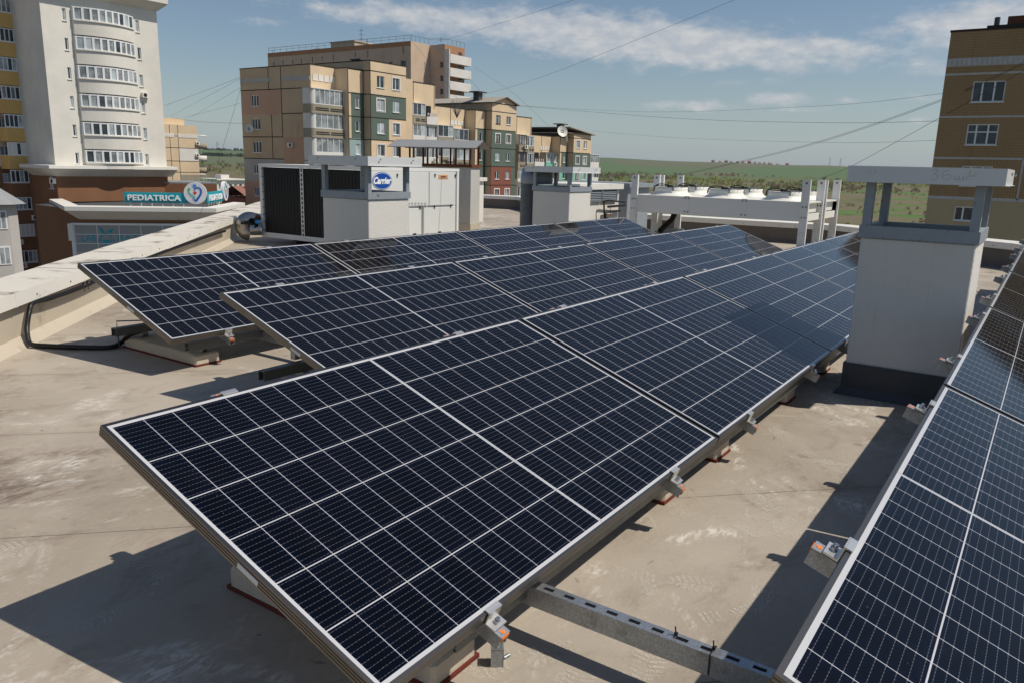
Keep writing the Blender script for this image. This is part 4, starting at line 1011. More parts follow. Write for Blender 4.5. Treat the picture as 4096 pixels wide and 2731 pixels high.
# the recessed stretch and its balconies between sections
def stretch(root, xa, xb, top, cols, nf, yw, styles, plain_top=1.0):
    wall(root, 'y', yw, xa, xb, GROUND, top, [mt['tan2']])
    m = M(); m.quad((xa, yw, top), (xb, yw, top), (xb, YB, top), (xa, YB, top)); m.quad((xb, yw, GROUND), (xb, YB, GROUND), (xb, YB, top), (xb, yw, top)); m.build('flat_roof', mt['dark'], root)
    m = M(); m.box(xa, xb+.04, yw-.05, yw+.2, top+.002, top+.1); m.build('roof_edge', mt['seam'], root)
    m = M(); joint(m, 'y', yw, (xa+xb)/2, (xa+xb)/2, top-3.2, top); joint(m, 'y', yw, xb-.2, xb-.2, top-3.2, top); m.build('panel_joints', mt['seam'], root)
    for (c0, c1, zt_) in cols:
        for k in range(nf):
            z = zt_-FLH*k; st = random.choice(styles)
            balcony(root, c0, c1, yw-.002, yw-random.choice((1.15, 1.3)), z-FLH+.13, z-1.62, z-.08, st, random.choice((3, 4)), side=random.choice(('whitewall', 'concrete', 'whitewall')), open_=random.random() < .14, frame='pvc' if random.random() < .85 else 'woodframe', relief=st == 'concrete')
            if random.random() < .2: ac_unit(root, 'y', yw-1.3, (c0+c1)/2+.5, z-FLH+.5)
xs0 = FY(*z3(1680, 600), YA)[0]; xs1 = FY(*z3(1882, 600), YA)[0]
m = M(); m.box(xr+.004, FY(*z3(1680, 600), yp+.4)[0], yp+.4, YB, GROUND, FY(*z3(1650, 487), yp+.4)[1]); m.build('wall', mt['tan2'], r)
stretch(r, xr+.5, xs1, FY(*z3(1780, 528), YA)[1], ((FY(*z3(1688, 800), YA-1.2)[0], FY(*z3(1800, 800), YA-1.2)[0], FY(*z3(1740, 700), YA-1.2)[1]), (FY(*z3(1806, 800), YA-1.2)[0], FY(*z3(1905, 800), YA-1.2)[0], FY(*z3(1850, 718), YA-1.2)[1])), 6, YA, ['whitewall', 'whitewall', 'concrete'])
# --- section two
def section(label, pts, tops, wins, mats, jy, strip, cols, roofkind, sx_start, styles):
    """pts: pixel columns (crop z4) of the M side, M front, P side, P front, P right"""
    a, b, c_, d, e = pts
    xm = FY(*z4(a, jy), YA)[0]; ym = FX(*z4(b, jy), xm)[0]; xp = FY(*z4(c_, jy), ym)[0]; yp = FX(*z4(d, jy), xp)[0]; xr = FY(*z4(e, jy), yp)[0]
    r = thing('apartment_block', label, 'apartment block', (sx_start, YA, GROUND), 'joined panel apartment blocks')
    ztm = FY(*z4(b, tops[0]), ym)[1]; ztp = FY(*z4(d, tops[1]), yp)[1]
    zg = [FY(*z4(d+5, y), yp)[1] for y in tops[2:]]
    w1 = wy(wins[0], yp, z4); w2 = wy(wins[1], yp, z4); wM = wy(wins[2], ym, z4)
    mm, pp_ = mats(xm, xp, xr, zg)
    pblock(r, xm, ym, xp, yp, xr, ztm, ztp, ((w1[0], w1[1]), (w2[0], w2[1]), w1[2], w1[3]), wM, pp_, mm, zg)
    stretch(r, sx_start, xm, FY(*z4(strip[0], strip[1]), YA)[1], [(FY(*z4(q[0], q[2]), YA-1.2)[0], FY(*z4(q[1], q[2]), YA-1.2)[0], FY(*z4(q[0], q[2]), YA-1.2)[1]) for q in cols], 6, YA, styles)
    m = M(); f = PL('y', YA); k0 = FY(*z4(strip[2], 430), YA)[0]; k1 = FY(*z4(strip[3], 430), YA)[0]; zz = FY(*z4(strip[0], strip[1]), YA)[1]-2.35
    for k in range(4): pbox(m, f, k0+(k1-k0)*(k/4+.03), k0+(k1-k0)*((k+1)/4-.03), zz, zz+.6, .003, .06)
    m.build('ribbed_band', mt['whitewall'], r)
    if roofkind == 'gable':
        m = M(); e1 = .4; zr = ztp+1.15; xc = (xp+xr)/2
        for (x0, x1) in ((xp-e1, xc), (xr+e1, xc)):
            m.quad((x0, yp-.5, ztp+.1), (x0, YB, ztp+.1), (x1, YB, zr), (x1, yp-.5, zr)); m.quad((x0, yp-.5, ztp+.02), (x0, YB, ztp+.02), (x1, YB, zr-.08), (x1, yp-.5, zr-.08)); m.quad((x0, yp-.5, ztp+.02), (x1, yp-.5, zr-.08), (x1, yp-.5, zr), (x0, yp-.5, ztp+.1))
        m.add([(xp, yp-.01, ztp), (xr, yp-.01, ztp), (xc, yp-.01, zr-.1)], ((0, 1, 2),), 1); m.build('gable_roof', [mt['slate'], mt['tan2']], r)
    else:
        m = M(); m.obox((xp-2.2, yp-.6, ztp+.95), (xr-xp+2.9, 0, -.95), (0, YB-yp+.6, 0), (0, 0, .14)); m.build('shed_roof', mt['slate'], r)
        m = M(); m.prism([(xp-2, yp+.0), (xr, yp+.0), (xr, YB-1), (xp-2, YB-1)], ztp, ztp+.2); m.build('wall', mt['tan'], r)
    m = M(); xx = xp+1.2; m.box(xx-.5, xx+.5, yp+3, yp+4, ztp+.2, ztp+1.6); m.box(xx-1.1, xx+1.1, yp+2.6, yp+4.4, ztp+1.65, ztp+1.8); m.build('roof_vent', mt['dark'], r)
    return r, xm, ym, xp, yp, xr, zg
s2 = section('middle tan and green panel apartment block with gabled slate roof and brick red lower floors', (360, 447, 543, 593, 815), (318, 252, 325, 492, 658, 822, 990),
    ((637, 362, 676, 442), (732, 372, 768, 452), (488, 520, 512, 600)),
    lambda xm, xp, xr, zg: (([mt['tan2'], mt['green']], ((xm+.6, xp, GROUND, zg[1]+.1, 1),)), ([mt['tan2'], mt['green'], mt['brick']], ((xp, xr, GROUND, zg[1], 1), (xp, xr-1.0, zg[3]-5.5, zg[3], 2)))),
    500, (230, 296, 225, 350), ((120, 258, 445), (268, 392, 480)), 'gable', xs1, ['whitewall', 'concrete', 'whitewall'])
xs2 = FY(*z4(955, 450), YA)[0]
stretch(s2[0], s2[5], xs2, FY(*z4(860, 380), YA)[1], ((FY(*z4(842, 600), YA-1.2)[0], FY(*z4(908, 600), YA-1.2)[0], FY(*z4(870, 535), YA-1.2)[1]), (FY(*z4(915, 600), YA-1.2)[0], FY(*z4(975, 600), YA-1.2)[0], FY(*z4(930, 548), YA-1.2)[1])), 5, YA, ['whitewall', 'concrete', 'whitewall'])
s3 = section('farthest tan and green panel apartment block with sloping shed roof and two satellite dishes', (1135, 1210, 1280, 1330, 1485), (555, 530, 568, 700, 840, 975, 1100),
    ((1358, 590, 1386, 660), (1424, 592, 1450, 662), (1240, 725, 1258, 790)),
    lambda xm, xp, xr, zg: (([mt['tan2'], mt['green'], mt['teal']], ((xm+.6, xp, GROUND, zg[1]+.1, 1), (xm, xp, GROUND, zg[2]+.1, 2))), ([mt['tan2'], mt['green'], mt['teal']], ((xp, xr, GROUND, zg[1], 1), (xp, xr, GROUND, zg[2], 2)))),
    600, (1050, 548, 1035, 1120), ((990, 1075, 690), (1085, 1200, 695)), 'shed', xs2, ['whitewall', 'teal', 'whitewall'])
c_ = s3
for q, dd in (((1226, 512), (-.5, -.8, .3)), ((1258, 560), (.6, -.75, .2))):
    u_, v_ = FY(*z4(*q), YA-3); dish(s3[0], (u_, YA-3, v_), dd, .95)
xb0 = s3[5]; wall(s3[0], 'y', s3[4]+.5, xb0, xb0+1.2, GROUND, FY(*z4(1495, 580), s3[4]+.5)[1], [mt['tan2']])
for k in range(5):
    zt_ = FY(*z4(1530, 714), s3[4])[1]-FLH*k; balcony(s3[0], FY(*z4(1488, 760), s3[4])[0], FY(*z4(1565, 760), s3[4])[0], s3[4]+1.6, s3[4]+.1, zt_-FLH+.12, zt_-1.5, zt_-.08, 'whitewall', 4, side='pvc')
# --- rosy tower block behind
XR, YR = 120.0, FX(*z3(1665, 145), 120.0)[0]
ztr = FX(*z3(1665, 145), XR)[1]; yrb = FX(*z3(383, 297), XR)[0]
r = thing('apartment_tower', 'rosy grey tower block with white balconies rising behind the tan blocks', 'apartment tower', (XR, YR, GROUND))
xe = FY(*z3(1835, 200), YR)[0]; yfr = FX(*z3(1970, 200), xe)[0]; xe2 = FY(*z3(2148, 210), yfr)[0]
hl = []
for q in ((432, 335, 446, 368), (515, 322, 527, 358), (602, 315, 612, 352), (680, 308, 692, 350), (778, 292, 790, 350), (865, 285, 876, 325), (966, 270, 978, 328), (1162, 246, 1174, 292), (1272, 232, 1285, 292), (1590, 195, 1604, 262)):
    a, b = FX(*z3(q[0], q[1]), XR), FX(*z3(q[2], q[3]), XR); hl.append((min(a[0], b[0]), max(a[0], b[0]), min(a[1], b[1]), max(a[1], b[1])))
for q in ((1470, 332, 1500, 358), (1572, 322, 1622, 378)):
    a, b = FX(*z3(q[0], q[1]), XR), FX(*z3(q[2], q[3]), XR); hl.append((min(a[0], b[0]), max(a[0], b[0]), min(a[1], b[1]), max(a[1], b[1])))
zb_ = FX(*z3(1660, 190), XR)[1]
wall(r, 'x', XR, YR, yrb, GROUND, ztr, [mt['rear'], mt['rearband']], ((YR, yrb, zb_, ztr, 1),), hl, reveal=.4)
for h in hl: window(r, 'x', XR, *h, divs=() if h[1]-h[0] < 2 else (.33, .67), depth=-.3, glass='glassd', sill=False)
hw = [wy((1786, 335, 1797, 392), YR)]
wall(r, 'y', YR, XR, xe, GROUND, ztr, [mt['rear']], (), hw); window(r, 'y', YR, *hw[0], divs=())
ah = []
for y in (335, 455, 575): a, b = FX(*z3(1925, y), xe), FX(*z3(1955, y+52), xe); ah.append((min(a[0], b[0]), max(a[0], b[0]), min(a[1], b[1]), max(a[1], b[1])))
wall(r, 'x', xe, yfr, YR, GROUND, ztr-.1, [mt['rear']], (), ah, reveal=.4)
for h in ah: window(r, 'x', xe, *h, divs=(), depth=-.35, glass='glassd', sill=False)
wall(r, 'y', yfr, xe, xe2, GROUND, ztr-.1, [mt['rearband']]); m = M(); m.box(xe, xe+.25, yfr-1.1, yfr, GROUND, ztr-1.0); m.build('fin_wall', mt['whitewall'], r)
bh_ = [FY(*z3(2070, y), yfr-1.1)[1] for y in (300, 350)]; pit = FY(*z3(2070, 470), yfr-1.1)[1]-bh_[1]
for k in range(9):
    zb0 = bh_[1]+pit*k; zz1 = zb0+(bh_[0]-bh_[1])*1.55
    m = M(); m.box(xe+.25, xe2+.7, yfr-1.2, yfr-1.08, zb0, zz1); m.box(xe+.25, xe2+.7, yfr-1.08, yfr, zb0, zb0+.15); m.box(xe2+.58, xe2+.7, yfr-1.08, yfr, zb0+.15, zz1)
    b_ = m.build('balcony', mt['whitewall'], r)
    m = M(); m.box(xe2-2.0, xe2-.9, yfr-.03, yfr-.004, zz1-.9, zz1+.9); m.build('door', mt['glassd'], b_)
m = M(); m.quad((XR, YR, ztr), (xe, YR, ztr), (xe, yrb, ztr), (XR, yrb, ztr)); m.quad((xe, yfr, ztr-.1), (xe2, yfr, ztr-.1), (xe2, yrb, ztr-.1), (xe, yrb, ztr-.1)); m.quad((xe2, yfr, GROUND), (xe2, yrb, GROUND), (xe2, yrb, ztr-.1), (xe2, yfr, ztr-.1)); m.build('flat_roof', mt['dark'], r)
m = M()
for k in range(22):
    yy = YR+(yrb-YR)*k/21; m.tube([(XR+.3, yy, ztr), (XR+.3, yy, ztr+1.1)], .035, 4)
m.tube([(XR+.3, YR+.3, ztr+1.1), (XR+.3, yrb, ztr+1.1)], .035, 4); m.tube([(XR+.3, YR+.3, ztr+.6), (XR+.3, yrb, ztr+.6)], .025, 4)
for k in range(10):
    xx = XR+.3+(xe2-XR)*k/9; yv = YR+.3 if xx < xe else yfr+.3; m.tube([(xx, yv, ztr-.1), (xx, yv, ztr+1.0)], .035, 4)
m.tube([(XR+.3, YR+.3, ztr+1.1), (xe, YR+.3, ztr+1.1), (xe+.3, yfr+.3, ztr+1.0), (xe2, yfr+.3, ztr+1.0)], .035, 4); m.build('roof_railing', mt['galvdark'], r)
a, b = FX(*z3(948, 168), XR+4), FX(*z3(1160, 185), XR+4); m = M(); m.box(XR+4, XR+10, min(a[0], b[0]), max(a[0], b[0]), ztr, a[1]); m.box(XR+3.8, XR+10.2, min(a[0], b[0])-.2, max(a[0], b[0])+.2, a[1], a[1]+.25); m.build('lift_house', mt['rear'], r)
for q0, q1, nm in (((1220, 185), (1220, 30), 1), ((1275, 188), (1275, 130), 0), ((822, 245), (822, 195), 1), ((425, 280), (425, 225), 0), ((1935, 160), (1935, 112), 1)):
    a, b = FX(*z3(*q0), XR+2), FX(*z3(*q1), XR+2); m = M(); m.tube([(XR+2, a[0], min(a[1], ztr)-.0), (XR+2, b[0], b[1])], .05, 5)
    if nm:
        for k in range(3): zz = b[1]-.5-k*.8; m.tube([(XR+2, b[0]-.9+k*.2, zz), (XR+2, b[0]+.9-k*.2, zz)], .03, 4)
    m.build('aerial', mt['galvdark'], r)
# --- brown tiled block at the right
XT = 60.0
r = thing('tiled_apartment_block', 'brown mosaic-tiled apartment block with white ribbed band at the right', 'apartment block', (XT, FX(3757, 469, XT)[0], GROUND))
y1 = FX(3757, 469, XT)[0]; zt = FX(3803, 131, XT)[1]; y0 = -34.0
jz = [FX(*z5(740, y), XT)[1] for y in (472, 736, 992, 1240)]
def wz(q): a, b = FX(*z5(q[0], q[1]), XT), FX(*z5(q[2], q[3]), XT); return (min(a[0], b[0]), max(a[0], b[0]), min(a[1], b[1]), max(a[1], b[1]))
hh = [wz(q) for q in ((938, 512, 1125, 640), (902, 780, 1080, 912), (868, 1042, 1040, 1172), (822, 1295, 985, 1392))]
w0 = hh[0]; more = [(h[0]-k*6.0, h[1]-k*6.0, h[2], h[3]) for h in hh for k in range(1, 4)]
for h in hh[3:]: more += [(h[0]-k*6.0, h[1]-k*6.0, h[2]-FLH*j, h[3]-FLH*j) for j in range(1, 3) for k in range(4)]
wall(r, 'x', XT, y0, y1, GROUND, zt, [mt['tile'], mt['beigewall']], ((y0, y1, GROUND, jz[3], 1),), hh+more, reveal=.18)
for i, h in enumerate(hh+more): window(r, 'x', XT, *h, divs=(.33, .70), glass=('glassd', 'glassd', 'glassm', 'glassd')[i % 4], bars=(.62,) if i == 1 else ())
m = M(); f = PL('x', XT); a, b = FX(*z5(770, 372), XT)[1], FX(*z5(765, 424), XT)[1]; pbox(m, f, y0, y1-.02, b, a, .003, .05)
for k in range(140): yy = y1-.1-k*.28; pbox(m, f, yy-.16, yy, b+.04, a-.04, .052, .10)
m.build('ribbed_band', mt['mortar'], r)
m = M()
for z in jz[:3]: joint(m, 'x', XT, y0, y1, z, z, .06)
joint(m, 'x', XT, y0, y1, jz[3], jz[3], .10); q = FX(*z5(1235, 1100), XT)[0]; joint(m, 'x', XT, q, q, jz[3], jz[2], .05); m.build('mortar_joints', mt['mortar'], r)
m = M(); m.quad((XT, y1, GROUND), (XT+12, y1, GROUND), (XT+12, y1, zt), (XT, y1, zt)); m.quad((XT+12, y0, GROUND), (XT+12, y1, GROUND), (XT+12, y1, zt), (XT+12, y0, zt)); m.quad((XT, y0, GROUND), (XT+12, y0, GROUND), (XT+12, y0, zt), (XT, y0, zt)); m.build('wall', mt['tile'], r)
m = M(); m.quad((XT, y0, zt), (XT+12, y0, zt), (XT+12, y1, zt), (XT, y1, zt)); m.box(XT-.06, XT+.3, y0, y1+.05, zt+.002, zt+.12); q = FX(*z5(1020, 190), XT)[0]; m.box(XT-.06, XT+.3, y0, q, zt+.122, zt+.26); m.build('flat_roof', mt['seam'], r)
a = FX(*z5(1078, 190), XT+1); b = FX(*z5(1078, 112), XT+1); m = M(); 
for dy in (-.35, 0, .35): m.tube([(XT+1+abs(dy), a[0]+dy, zt), (XT+1, a[0], b[1]-.3)], .06, 5)
m.tube([(XT+1, a[0], b[1]-.6), (XT+1, a[0], b[1])], .16, 8); m.build('wire_mast', mt['dark'], r)
a = FX(*z5(1225, 182), XT+1); m = M(); m.box(XT+1, XT+2.5, a[0]-.7, a[0]+.7, zt, zt+.9); m.build('roof_vent', mt['rust'], r)

# ---------------------------------------------------------------- cream tower with curved balconies, its ochre wing and brown base
q = AT(222, 667, 98.0); TX, TY = q.x, q.y
TR = FY(668, 672, TY)[0]; WY = TY+7.5; TD = TY+22
ZC = FY(222, 672, TY)[1]
ztop = FY(625, 18, TY)[1]
r = thing('tower_block', 'tall cream tower with curved glazed balconies, ochre balcony wing and brown base', 'tower block', (TX, TY, GROUND))
FH = 2.93
hl = []; hr = []
for k in range(8):
    q = wy((672, 1370, 714, 1475), TY, z1); hl.append((q[0], q[1], q[2]+FH*k, q[3]+FH*k))
    q = wy((1300, 1382, 1338, 1485), TY, z1); hr.append((q[0], q[1], q[2]+FH*k, q[3]+FH*k))
hh = [h for h in hl+hr if h[3] < ztop-.1]
wall(r, 'y', TY, TX, TR, GROUND, ztop, [mt['towerwhite'], mt['brown']], ((TX, TR, GROUND, ZC, 1),), hh)
for h in hh: window(r, 'y', TY, *h, divs=(), depth=-.16, fw_=.09)
hx_ = []
for k, q in enumerate(((195, 708, 217, 757), (206, 810, 225, 857), (215, 910, 236, 958), (226, 1010, 245, 1055))):
    a, b = FX(q[0], q[1], TX), FX(q[2], q[3], TX); hx_.append((min(a[0], b[0]), max(a[0], b[0]), min(a[1], b[1]), max(a[1], b[1])))
wall(r, 'x', TX, TY, WY, GROUND, ztop, [mt['towerwhite'], mt['brown']], ((TY, WY, GROUND, ZC, 1),), hx_)
for h in hx_: window(r, 'x', TX, *h, divs=(.4,), depth=-.12)
ac_unit(r, 'x', TX, hx_[0][1]-1.2, hx_[0][3]-.7)
m = M(); m.quad((TR, TY, GROUND), (TR, TD, GROUND), (TR, TD, ztop), (TR, TY, ztop)); m.quad((TX, TD, GROUND), (TR, TD, GROUND), (TR, TD, ztop), (TX, TD, ztop)); m.quad((TX, WY, GROUND), (TX, TD, GROUND), (TX, TD, ztop), (TX, WY, ztop)); m.build('wall', mt['towerwhite'], r)
m = M(); o = 1.25; m.add([(TX-.1, TY-.1, ztop-.75), (TR+.1, TY-.1, ztop-.75), (TR+.1, TD+.1, ztop-.75), (TX-.1, TD+.1, ztop-.75), (TX-o, TY-o, ztop), (TR+o*.6, TY-o, ztop), (TR+o*.6, TD+o, ztop), (TX-o, TD+o, ztop),
    (TX-o, TY-o, ztop+.45), (TR+o*.6, TY-o, ztop+.45), (TR+o*.6, TD+o, ztop+.45), (TX-o, TD+o, ztop+.45)], ((3, 2, 1, 0), (0, 1, 5, 4), (1, 2, 6, 5), (2, 3, 7, 6), (3, 0, 4, 7), (4, 5, 9, 8), (5, 6, 10, 9), (6, 7, 11, 10), (7, 4, 8, 11), (8, 9, 10, 11))); m.box(TX+2, TR-2, TY+3, TD-3, ztop+.451, ztop+5); m.build('eaves', mt['towerwhite'], r)
# curved balconies
bx0 = FY(*z1(766, 1400), TY-.3)[0]; bx1 = FY(*z1(1292, 1400), TY-.6)[0]
zs0 = FY(*z1(800, 1468), TY-.5)[1]
def arc(x0, x1, y, sag, n=18, off=0):
    out = []
    for k in range(n+1):
        t = k/n; s = math.sin(math.pi*t)**.6 if 0 < t < 1 else 0; out.append((x0+(x1-x0)*t, y-.35-off-sag*(1-(2*t-1)**2)))
    return [(x0-off, y)]+out+[(x1+off, y)]
for k in range(7):
    zs = zs0+FH*k
    if zs > ztop-1.6: break
    m = M(); m.prism(arc(bx0, bx1, TY, 1.15), zs-1.38 if k else zs-.55, zs, 0); m.prism(arc(bx0, bx1, TY, 1.15, off=.14), zs+.003, zs+.12, 0)
    o_ = m.build('balcony', mt['towerwhite'], r)
    A_ = arc(bx0+.05, bx1-.05, TY, 1.12)[1:-1]; m = M(); g = M(); nw = 9; hw_ = FH-1.5
    def cp(t):
        i = t*(len(A_)-1); j = min(int(i), len(A_)-2); p, q = A_[j], A_[j+1]; return Vector((p[0]+(q[0]-p[0])*(i-j), p[1]+(q[1]-p[1])*(i-j), 0))
    for j in range(nw+1):
        p = cp(j/nw); d = (cp(min(1, j/nw+.01))-cp(max(0, j/nw-.01))).normalized(); nn = Vector((d.y, -d.x, 0)); w_ = .11
        m.obox(p-d*w_+nn*.03+Vector((0, 0, zs+.095)), d*2*w_, -nn*.12, (0, 0, hw_-.10))
        if j < nw:
            p2 = cp((j+1)/nw); dd = (p2-p); nn2 = Vector((dd.y, -dd.x, 0)).normalized()
            for z0_, h_ in ((zs+.095, .10), (zs+hw_-.13, .13)): m.obox(p+Vector((0, 0, z0_)), dd, -nn2*.08, (0, 0, h_))
            g.quad((p.x, p.y+.04, zs+.15), (p2.x, p2.y+.04, zs+.15), (p2.x, p2.y+.04, zs+hw_-.1), (p.x, p.y+.04, zs+hw_-.1), random.choice((0, 1, 1, 1, 2)))
    m.obox((bx0, TY, zs+.095), (0, -.42, 0), (.07, 0, 0), (0, 0, hw_-.1))
    m.build('window_frame', mt['pvc'], o_); g.build('pane', [mt['glassd'], mt['glassm'], mt['glassl']], o_)
q = wy((1262, 835, 1305, 880), TY, z1); ac_unit(r, 'y', TY, q[0]+.4, q[2])
# cornice over the brown base
m = M(); zt = ZC+.25; o = 1.35
def cornice(m, poly, z, h, depth_, out, mi=0):
    """flat fascia with a soffit sloping back to the wall, along an open polyline (outside to the right)"""
    a = offset_line(poly, -out); b = offset_line(poly, -.02)
    for i in range(len(poly)-1):
        A, B, C_, D = a[i], a[i+1], b[i], b[i+1]
        m.quad((A.x, A.y, z), (B.x, B.y, z), (B.x, B.y, z-h), (A.x, A.y, z-h), mi); m.quad((A.x, A.y, z-h), (B.x, B.y, z-h), (D.x, D.y, z-depth_), (C_.x, C_.y, z-depth_), mi+1); m.quad((A.x, A.y, z), (B.x, B.y, z), (D.x, D.y, z+.05), (C_.x, C_.y, z+.05), mi)
        m.quad((a[0].x, a[0].y, z), (a[0].x, a[0].y, z-h), (b[0].x, b[0].y, z-depth_), (b[0].x, b[0].y, z), mi+1)
cornice(m, [(TX-.02, TY+5.2), (TX-.02, TY), (TR+.6, TY)], zt, .32, 1.15, 1.25); m.build('cornice', [mt['cap'], mt['whitewall']], r)
# ochre and brown balcony wing
zyb = FY(100, 668, WY)[1]; XW0 = FY(-60, 700, WY)[0]-3
wall(r, 'y', WY, XW0, TX, GROUND, ztop+3, [mt['palepink'], mt['brown'], mt['yellow']], ((XW0, TX, GROUND, zyb, 1), (FY(28, 640, WY)[0], TX, zyb, ztop+3, 2)),
     [(a, a+1.0, FY(10, 645, WY)[1]+FH*k-.0, FY(10, 645, WY)[1]+FH*k+1.6) for a in (FY(4, 640, WY)[0],) for k in range(-5, 7)])
for k in range(-5, 7):
    a = FY(4, 640, WY)[0]; z = FY(10, 645, WY)[1]+FH*k; window(r, 'y', WY, a, a+1.0, z, z+1.6, divs=(.5,), depth=-.12)
byf = WY-1.5; bb0 = FY(62, 946, byf)[0]; bb1 = FY(212, 946, byf)[0]; zb0 = FY(100, 949, byf)[1]
for k in range(-3, 9):
    zs = zb0+FH*k
    col_ = 'yellow' if zs-.9 > zyb-.3 else 'brown'
    pl = [(bb0, WY-.002), (bb0+.25, byf), (bb1-1.5, byf), (bb1, byf+.95), (bb1, WY-.002)]
    m = M(); m.prism(pl, zs-1.42, zs); m.prism([(p[0]+(.0), p[1]-(.06 if p[1] < WY-.1 else 0)) for p in pl], zs+.003, zs+.08, 1); o_ = m.build('balcony', [mt[col_], mt['cap']], r)
    m = M(); g = M(); hw_ = FH-1.5; segs = [(pl[1], pl[2], 5), (pl[2], pl[3], 2)]; panel = k in (0, 3)
    for (p, q_, n_) in segs:
        p, q_ = Vector((p[0], p[1], 0)), Vector((q_[0], q_[1], 0)); d = (q_-p).normalized(); nn = Vector((d.y, -d.x, 0)); ln = (q_-p).length
        for z0_, h_ in ((zs+.085, .09), (zs+hw_-.10, .10)): m.obox(p+Vector((0, 0, z0_)), d*ln, -nn*.08, (0, 0, h_))
        for j in range(n_+1): m.obox(p+d*(ln*j/n_-.045)+nn*.012+Vector((0, 0, zs+.085)), d*.09, -nn*.09, (0, 0, hw_-.085))
        for j in range(n_):
            a, b = p+d*(ln*j/n_)-nn*.03, p+d*(ln*(j+1)/n_)-nn*.03
            g.quad((a.x, a.y, zs+.12), (b.x, b.y, zs+.12), (b.x, b.y, zs+hw_-.05), (a.x, a.y, zs+hw_-.05), 3 if panel and not (k == 3 and j == 2) else random.choice((0, 0, 1, 2)))
    m.build('window_frame', mt['pvc'], o_); g.build('pane', [mt['glassd'], mt['glassm'], mt['glassl'], mt['whitewall']], o_)
for px, py in ((52, 762), (140, 870), (73, 968), (88, 1062), (105, 132), (18, 455), (232, 705)):
    y_ = byf if px > 60 else WY; u_, v_ = FY(px, py, y_)
    if px != 232: ac_unit(r, 'y', y_, u_, v_-.3)
u_, v_ = FY(207, 965, byf); dish(r, (u_, byf, v_), (-.3, -.9, .3), .95)
# ---------------------------------------------------------------- clinic podium with its two signs
PZ = -3.4
c0, c1, c2 = GZ(240, 827, PZ), GZ(865, 835, PZ), GZ(980, 812, PZ)
ctr = (c0+c2)/2
r = thing('clinic_building', 'brown clinic building with pale cornice and grey film window below the teal signs', 'clinic', (c0.x, c0.y, GROUND))
outl = [Vector((c0.x, c0.y)), Vector((c1.x, c1.y)), Vector((c2.x, c2.y))]
wl = offset_line([(p.x, p.y) for p in outl], 1.25)
d1 = (wl[1]-wl[0]).normalized(); W0 = wl[0]+d1*1.2
poly = [(W0.x, W0.y), (wl[1].x, wl[1].y), (wl[2].x, wl[2].y), (wl[2].x-3, wl[2].y+16), (TR+.3, TY+8), (TR+.3, TY-.1), (TX-.3, TY-.1), (W0.x+.5, TY-3)]
m = M(); m.prism(poly, GROUND, PZ-.35, 0, 1); m.build('wall', [mt['brown'], mt['dark']], r)
m = M(); cornice(m, [(TX+.2, TY-.4), (W0.x, W0.y), (wl[1].x, wl[1].y), (wl[2].x, wl[2].y)], PZ, .38, 1.25, 1.25); m.build('cornice', [mt['cap'], mt['whitewall']], r)
U = Vector((d1.x, d1.y, 0)); Nn = Vector((d1.y, -d1.x, 0))
def ON(px, py, P, n, off=0):
    d = ray(px, py); return CAMP+d*((n.dot(P-CAMP)+off)/n.dot(d))
Wp = Vector((W0.x, W0.y, 0))
tl, br = ON(296, 900, Wp, Nn, .05), ON(308, 1040, Wp, Nn, .05)
fw0 = ON(296, 900, Wp, Nn).z; fl_ = (ON(830, 900, Wp, Nn)-tl).dot(U)
m = M(); T0 = Vector((tl.x, tl.y, 0)); m.obox(T0+Vector((0, 0, fw0-9)), U*fl_, Nn*.06, (0, 0, 9)); fo = m.build('film_window', mt['film'], r)
m = M(); stepx = (ON(388, 920, Wp, Nn)-tl).dot(U)
for k in range(0, 9):
    uu = min(stepx*k, fl_-.08); m.obox(T0+U*uu+Nn*.061+Vector((0, 0, fw0-9)), U*.05, Nn*.04, (0, 0, 9))
zrow = fw0-ON(390, 938, Wp, Nn).z
for k in range(0, 6): m.obox(T0+Nn*.061+Vector((0, 0, fw0-zrow*k-.03)), U*fl_, Nn*.03, (0, 0, .05))
m.obox(T0-U*.25+Nn*.0+Vector((0, 0, fw0)), U*(fl_+.5), Nn*.15, (0, 0, .18)); m.obox(T0-U*.3+Nn*.0+Vector((0, 0, fw0-9)), U*.28, Nn*.12, (0, 0, 9)); m.build('window_grid', mt['pvc'], fo)
def word_on(m, txt, O, U_, n, width, height, mi=0, depth=0, bold=0, space=1, off=0):
    vs, fs = text_mesh(txt, 1.0, depth, 0, bold, space); w_ = max(v.x for v in vs); h_ = max(v.y for v in vs)
    m.add([O+U_*(v.x/w_*width)+Vector((0, 0, v.y/h_*height))+n*(off+v.z) for v in vs], fs, mi)
def span(pa, pb, P, n): a, b = ON(*pa, P, n), ON(*pb, P, n); return a, (b-a)
m = M(); O1 = ON(326, 966, Wp, Nn, .12); hL = ON(326, 941, Wp, Nn, .12).z-O1.z
word_on(m, 'LAB', O1, U, Nn, (ON(385, 966, Wp, Nn)-ON(326, 966, Wp, Nn)).dot(U), hL, off=.0, bold=.012)
O2 = ON(470, 968, Wp, Nn, .12); O2.z = O1.z; word_on(m, 'RATOR', O2, U, Nn, (ON(625, 966, Wp, Nn)-ON(470, 968, Wp, Nn)).dot(U), hL, off=.0, bold=.012)
fc = ON(425, 958, Wp, Nn, .13); rf = hL*.92
def disc_on(m, c, n, U_, r0, r1, mi=0, a0=0, a1=2*math.pi, k=28, sy=1, th=.0):
    V_ = Vector((0, 0, 1)); pts = [a0+(a1-a0)*i/k for i in range(k+1)]
    for i in range(k):
        q4 = [c+U_*(rr*math.cos(a))+V_*(rr*sy*math.sin(a)) for a, rr in ((pts[i], r0), (pts[i+1], r0), (pts[i+1], r1), (pts[i], r1))]
        m.quad(*[v+n*th for v in q4], mi)
